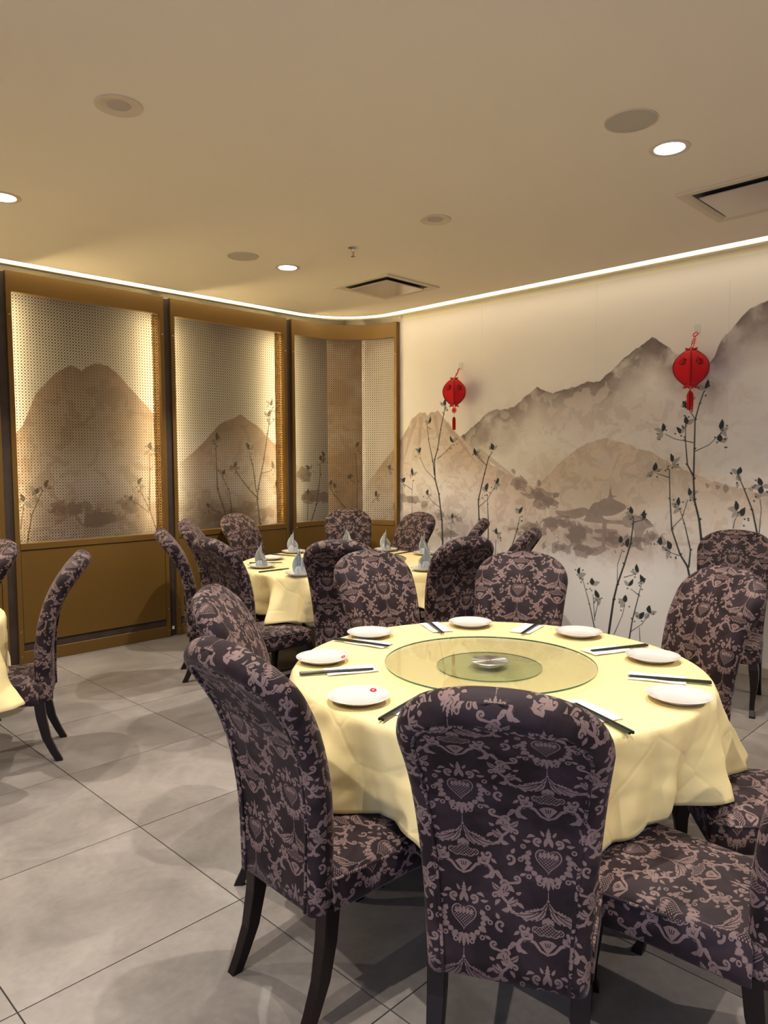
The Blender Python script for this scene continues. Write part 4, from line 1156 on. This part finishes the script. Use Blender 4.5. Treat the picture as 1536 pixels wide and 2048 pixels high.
for i, (x, y, a, px, py, w_) in enumerate(SET):
    ar = math.radians(a)
    paper(px, py, ar + (.08 if i % 2 else -.05), 'white paper napkin ' + w_ + ', front table')
    for s in (-1, 1):
        chopstick(x - math.sin(ar) * .0055 * s, y + math.cos(ar) * .0055 * s, TZ + .0105, ar + s * .006, 'black chopstick ' + w_ + ', front table', 'chopstick pair ' + w_)

# ---- rear table: plates, standing cloth napkins, chopsticks
def make_fold():
    root = empty('cloth_napkin')
    mb = MB(); N = 40; rows = []
    for z, r, am in ((0, .044, .10), (.012, .047, .14), (.035, .042, .18), (.052, .030, .25), (.062, .020, .3)):
        rows.append([(r * (1 + am * math.sin(5 * 2 * PI * k / N + z * 30)) * math.cos(2 * PI * k / N), r * .85 * (1 + am * math.sin(5 * 2 * PI * k / N + z * 30)) * math.sin(2 * PI * k / N), z) for k in range(N)])
    mb.grid(rows, closed=True); mb.poly(rows[0][::-1]); mb.poly(rows[-1])
    mb.build('folded_base', M['napkin'], root, angle=50)
    def petal(h, wd, lean, az, x0, z0, curl_):
        mb = MB(); rows = []
        for i in range(11):
            t = i / 10; z = z0 + h * t; hw = wd * (math.sin(PI * min(1, t * .72 + .30)) ** .8) * (1 - t ** 5)
            row = []
            for j in range(-4, 5):
                u_ = j / 4
                row.append((u_ * hw, x0 + lean * t * t + curl_ * abs(u_) * hw * 1.3, z - .012 * abs(u_)))
            rows.append(row)
        mb.grid(rows)
        c, s = math.cos(az), math.sin(az)
        mb.v = [(c * x - s * y, s * x + c * y, z) for x, y, z in mb.v]
        o = mb.build('petal', M['napkin'], root, angle=25); sm = o.modifiers.new('solid', 'SOLIDIFY'); sm.thickness = .0022; sm.offset = 0
    petal(.165, .040, .006, .4, -.006, .030, .9)
    petal(.135, .036, -.020, .4 + PI, -.010, .025, .8)
    petal(.075, .040, .035, 1.9, .012, .012, -.5)
    petal(.070, .042, .040, -1.3, .012, .010, -.5)
    petal(.060, .038, .038, 3.5, .010, .010, -.5)
    return root
fold0 = make_fold()
NB = [(3.298, 4.592, .3, 'front left of the rear table, taller than the rest'),
      (4.033, 5.130, 1.2, 'at the back of the rear table before the twig screen'),
      (4.560, 5.000, 2.0, 'of which only the tip rises over the dark chair'),
      (4.701, 4.628, .9, 'before the chair where screen and mural meet'),
      (4.745, 4.200, .1, 'behind another one at the right of the rear table'),
      (4.038, 3.574, 2.6, 'at the right near side of the rear table, beside a dark chair'),
      (3.249, 4.061, 1.6, 'leaning left, cut off by the dark chair back')]
for i, (x, y, rz, w_) in enumerate(NB):
    place_plate(x, y, 'plate under napkin ' + w_, (250 if i in (0, 5) else None), 'white plates on the rear table')
    kw = dict(label='silver folded napkin ' + w_, cat='napkin', group='standing silver napkins on the rear table')
    if i == 0: fold0.location = (x, y, TZ + .0092); fold0.rotation_euler = (0, 0, rz); props(fold0, **kw)
    else: dup(fold0, (x, y, TZ + .0092), rz, **kw)
place_plate(3.630, 4.919, 'empty white plate at the far left of the rear table, without a napkin', None, 'white plates on the rear table')
for o in list(pl0.children): bpy.data.objects.remove(o)
bpy.data.objects.remove(pl0)
for (x, y, a, w_) in [(3.463, 4.764, 140, 'between the empty plate and the napkin before it'), (3.263, 4.384, 176, 'in front of the tall napkin at the left'), (3.861, 5.050, 103, 'beside the napkin at the back'), (4.690, 4.400, 5, 'right of the napkin near the mural'), (4.30, 3.70, -60, 'beyond the dark chair at the right')]:
    ar = math.radians(a)
    for s in (-1, 1):
        chopstick(x - math.sin(ar) * .0055 * s, y + math.cos(ar) * .0055 * s, TZ + .0058, ar, 'black chopstick ' + w_ + ', rear table', 'chopstick pair ' + w_, .26)

# ================================================================= ceiling fittings
def at_ceiling(name, x, y, **kw):
    return empty(name, (x, y, CEIL), **kw)
def downlight(x, y, lit, lab, grp):
    t = at_ceiling('downlight', x, y, label=lab, cat='ceiling light', group=grp)
    if lit:
        mb = MB(); mb.lathe([(.097, -.0005), (.096, -.004), (.090, -.006), (.072, -.004), (.070, -.0008)], 40); mb.build('trim_ring', M['trimwhite'], t, angle=50)
        mb = MB(); mb.lathe([(.0695, -.002), (.0005, -.0035)], 32); mb.build('lens', M['lamp_lens'], t)
        d = bpy.data.lights.new('lamp', 'SPOT'); d.energy = LAMP_W; d.spot_size = math.radians(114); d.spot_blend = .40; d.shadow_soft_size = .022; d.color = (1.0, .91, .80)
        l = bpy.data.objects.new('lamp', d); COL.objects.link(l); l.parent = t; l.location = (0, 0, -.03)
    else:
        mb = MB(); mb.lathe([(.099, -.0005), (.098, -.005), (.088, -.007), (.072, -.004), (.055, -.001), (.050, .0)], 40); mb.build('trim_ring', M['trimwhite'], t, angle=50)
        mb = MB(); mb.lathe([(.050, -.0008), (.0005, -.0012)], 32); mb.build('lens', M['lampoff'], t)
names = ['lit downlight at the right, shining beside the round speaker', 'lit downlight near the ceiling middle, right of a round speaker', 'lit downlight cut by the left edge of the photo'] + ['lit downlight above the photographer', 'lit downlight behind the left table, out of frame', 'lit downlight left of the photographer', 'lit downlight behind the photographer', 'lit downlight right of the photographer']
for i, (x, y) in enumerate(LIT):
    if i >= 3: downlight(x, y, True, names[i], 'lit downlights out of the photo')
    else: downlight(x, y, True, names[i], 'lit round downlights')
downlight(*OFF[0], False, 'unlit recessed downlight at the upper left of the ceiling', 'unlit round downlights')
downlight(*OFF[1], False, 'unlit recessed downlight right of the sprinkler', 'unlit round downlights')
for x, y, lab in ((3.164, 1.575, 'round grey ceiling speaker beside the bright right downlight'), (3.161, 4.573, 'round grey ceiling speaker left of the middle downlight')):
    t = at_ceiling('ceiling_speaker', x, y, label=lab, cat='speaker', group='round ceiling speakers')
    mb = MB(); mb.lathe([(.116, -.0005), (.1155, -.005), (.112, -.006), (.110, -.004)], 48); mb.build('rim', M['trimwhite'], t, angle=50)
    mb = MB(); mb.lathe([(.1095, -.0035), (.06, -.0055), (.0005, -.006)], 48); mb.build('grille', M['grille'], t)
for x, y, lab in ((4.590, 4.500, 'square ceiling air vent with a reflective centre panel near the room corner'), (4.530, 1.495, 'square ceiling air vent at the right edge of the photo')):
    t = at_ceiling('air_vent', x, y, label=lab, cat='air vent', group='square ceiling air vents')
    def sq(a, z): return [(-a, -a, z), (a, -a, z), (a, a, z), (-a, a, z)]
    mb = MB(); mb.grid([sq(.325, -.001), sq(.323, -.010), sq(.285, -.012), sq(.262, -.004), sq(.258, -.001)], closed=True); mb.build('frame', M['trimwhite'], t, smooth=False)
    mb = MB(); mb.poly(sq(.258, -.0012)[::-1]); mb.build('throat', M['black'], t, smooth=False)
    mb = MB(); mb.grid([sq(.205, -.004), sq(.228, -.016), sq(.228, -.021), sq(.222, -.024)], closed=True); mb.poly(sq(.222, -.024)[::-1]); mb.poly(sq(.205, -.004)); mb.build('centre_panel', M['acpanel'], t, smooth=False)
t = at_ceiling('fire_sprinkler', 3.592, 3.852, label='small metal fire sprinkler hanging from the ceiling middle', cat='sprinkler')
mb = MB(); mb.lathe([(.036, -.0005), (.036, -.004), (.022, -.009), (.012, -.011)], 24, cap1=True); mb.build('escutcheon', M['chrome'], t, angle=50)
mb = MB(); mb.lathe([(.010, -.010), (.010, -.026), (.006, -.03)], 14, cap1=True); mb.build('body', M['chrome'], t, angle=50)
mb = MB(); mb.tube([(.008, 0, -.026), (.012, 0, -.040), (.008, 0, -.054), (0, 0, -.060)], .0028, 6); mb.build('yoke', M['chrome'], t)
mb = MB(); mb.tube([(-.008, 0, -.026), (-.012, 0, -.040), (-.008, 0, -.054), (0, 0, -.060)], .0028, 6); mb.build('yoke', M['chrome'], t)
mb = MB(); mb.lathe([(.002, -.030), (.0025, -.058)], 8); mb.build('glass_bulb', M['red'], t)
mb = MB(); mb.lathe([(.0005, -.060), (.017, -.061), (.017, -.063), (.0005, -.064)], 20); mb.build('deflector', M['chrome'], t, angle=40)

# ================================================================= lanterns
def lantern(c, hook, W_, H_, phase, label, hlabel, ornament, tas0, tasl):
    cx, cy, cz = c
    t = empty('paper_lantern', (cx, cy, cz), label=label, cat='lantern', group='red felt lanterns on the mural wall')
    R = W_ / 2; n = 6
    # six bulging felt panels, creased where they meet
    def rad(v): return R * math.sin(PI * (.06 + .88 * v)) ** .72
    for k in range(n):
        mb = MB(); rows = []
        for i in range(15):
            v = i / 14; r = rad(v); z = H_ / 2 - H_ * v; row = []
            for j in range(9):
                q = .012 + .976 * j / 8; a = phase + (k + q) * 2 * PI / n
                f_ = 1.0 - .17 * math.sin(PI * q)
                row.append((r * f_ * math.cos(a), r * f_ * math.sin(a), z))
            rows.append(row)
        mb.grid(rows)
        mb.f = [tuple(reversed(f)) for f in mb.f]
        o = mb.build('panel', M['felt'], t, angle=60); sm = o.modifiers.new('solid', 'SOLIDIFY'); sm.thickness = .003; sm.offset = -1
        # lace cut-outs in the upper half
        mb = MB()
        rr = random.Random(4)
        for q_ in range(46):
            while True:
                du, dv = rr.uniform(-1, 1), rr.uniform(-1, 1)
                if du * du + dv * dv < 1: break
            q = .5 + .27 * du; v = .33 + .115 * dv + .03 * abs(du); a = phase + (k + q) * 2 * PI / n
            r = rad(v) * (1.0 - .17 * math.sin(PI * q)) + .0022
            z = H_ / 2 - H_ * v
            tv = Vector((-math.sin(a), math.cos(a), 0)); nv = Vector((math.cos(a), math.sin(a), .45)).normalized(); uv_ = nv.cross(tv).normalized()
            p = Vector((r * math.cos(a), r * math.sin(a), z)); s1, s2, an = rr.uniform(.0032, .0062), rr.uniform(.0028, .0052), rr.uniform(0, PI)
            e1 = tv * math.cos(an) + uv_ * math.sin(an); e2 = uv_ * math.cos(an) - tv * math.sin(an)
            mb.poly([p + e1 * s1, p + e2 * s2, p - e1 * s1, p - e2 * s2])
        mb.build('lace_cutouts', M['feltdark'], o, smooth=False)
    for k in range(n):
        a = phase + k * 2 * PI / n
        mb = MB(); mb.tube([(rad(i / 14) * 1.004 * math.cos(a), rad(i / 14) * 1.004 * math.sin(a), H_ / 2 - H_ * i / 14) for i in range(15)], .0026, 5)
        mb.build('seam', M['seam'], t)
    for z0, z1, r0, r1, nm in ((H_ / 2 - .012, H_ / 2 + .022, R * .22, R * .34, 'top_crown'), (-H_ / 2 + .012, -H_ / 2 - .024, R * .22, R * .40, 'bottom_crown')):
        mb = MB()
        for k in range(6):
            a0, a1 = phase + k * PI / 3 + .12, phase + (k + 1) * PI / 3 - .12
            mb.poly([(r0 * math.cos(a0), r0 * math.sin(a0), z0), (r0 * math.cos(a1), r0 * math.sin(a1), z0), (r1 * math.cos(a1), r1 * math.sin(a1), z1), (r1 * math.cos((a0 + a1) / 2) * .8, r1 * math.sin((a0 + a1) / 2) * .8, z1 * .5 + z0 * .5 if 0 else z1 - (z1 - z0) * .25), (r1 * math.cos(a0), r1 * math.sin(a0), z1)])
        o = mb.build(nm, M['felt'], t, smooth=False); sm = o.modifiers.new('solid', 'SOLIDIFY'); sm.thickness = .003
    mb = MB(); mb.lathe([(.0005, H_ / 2 - .01), (R * .25, H_ / 2 - .012), (R * .25, H_ / 2 - .016), (.0005, H_ / 2 - .016)], 20); mb.build('cap', M['felt'], t)
    # cord: loop, ladder knot, strings up to the hook
    hk = Vector(hook) - Vector(c); top = Vector((0, 0, H_ / 2 + .004)); d = (hk - top); L_ = d.length; d.normalize()
    side = d.cross(Vector((1, 0, 0))).normalized()
    rl = .022 if not ornament else .019
    cen = hk - d * rl
    mb = MB(); mb.tube([cen + side * rl * .8 * math.cos(2 * PI * k / 18) + d * rl * math.sin(2 * PI * k / 18) for k in range(19)], .0035, 6, caps=False)
    kn0 = cen - d * rl; kn1 = top + d * .012
    for s in (-1, 1): mb.tube([kn0 + side * .003 * s, kn0 * .6 + kn1 * .4 + side * .008 * s, kn1 * .8 + kn0 * .2 + side * .009 * s, kn1], .0026, 6)
    for q in (.25, .4, .55): 
        p = kn0 * (1 - q) + kn1 * q; mb.tube([p - side * .015, p + side * .015], .0026, 6)
    mb.tube([kn1, top], .0012, 5)
    mb.build('hanging_loop', M['felt'], t)
    z = -H_ / 2 - .020
    if ornament:
        mb = MB(); mb.tube([(0, 0, -H_ / 2), (0, 0, z - .01)], .0012, 5)
        for k in range(8):
            a = 2 * PI * k / 8; P = [(0, (.017 + .010 * math.cos(q * 2 * PI / 10)) * math.cos(a) - .009 * math.sin(q * 2 * PI / 10) * math.sin(a), z - .035 + (.017 + .010 * math.cos(q * 2 * PI / 10)) * math.sin(a) + .009 * math.sin(q * 2 * PI / 10) * math.cos(a)) for q in range(11)]
            mb.tube(P, .003, 5, caps=False)
        mb.tube([(0, 0, z - .02), (0, 0, z - .05)], .007, 6)
        mb.tube([(0, 0, z - .06), (0, 0, tas0 + .01)], .0012, 5)
        mb.build('flower_knot', M['felt'], t)
    else:
        mb = MB(); mb.tube([(0, 0, -H_ / 2), (0, 0, tas0 + .01)], .003, 5); mb.build('cord', M['felt'], t)
    # flat slit tassel of two crossed felt pieces
    mb = MB(); wd = .020 if ornament else .024
    for dx, dy in ((1, 0), (0, 1), (.7, .7)):
        P = [(-wd * .3, 0), (wd * .3, 0), (wd * .8, -.012), (wd, -.03), (wd, -tasl * .82)]
        out = [(-wd * .3, 0), (-wd * .8, -.012), (-wd, -.03)]
        for k in range(5):
            a = -wd + 2 * wd * k / 5; b = a + 2 * wd / 5 * .7
            out += [(a, -tasl), (b, -tasl), (b, -tasl * .80), (a + 2 * wd / 5, -tasl * .80)]
        out += [(wd, -tasl * .8), (wd, -.03), (wd * .8, -.012), (wd * .3, 0)]
        mb.poly([(u_ * dx, u_ * dy, tas0 + v) for u_, v in out])
    o = mb.build('tassel', M['felt'], t, smooth=False); sm = o.modifiers.new('solid', 'SOLIDIFY'); sm.thickness = .003
    # hook on the wall
    h = empty('wall_hook', (X1, hook[1], hook[2]), label=hlabel, cat='hook', group='clear adhesive hooks on the mural wall')
    mb = MB(); mb.box(-.003, -.0005, -.024, .024, -.012, .062); bevel(mb.build('adhesive_plate', M['hook'], h, smooth=False), .002, 2)
    mb = MB(); mb.tube([(-.003, 0, .022), (-.012, 0, .014), (-.020, 0, -.002), (-.030, 0, 0.0), (-.032, 0, .012)], .0022, 6); mb.build('hook_wire', M['chrome'], h)
lantern((5.500, 4.489, 2.250), (5.632, 4.532, 2.49), .25, .235, .68, 'smaller red felt lantern with flower knot, hanging near the curved screen', 'clear hook plate above the smaller red lantern', True, -.235, .125)
lantern((5.500, 2.230, 2.27), (5.632, 2.252, 2.55), .285, .25, .385, 'larger red felt lantern hanging at the right over painted twigs', 'clear hook plate above the larger red lantern', False, -.17, .14)
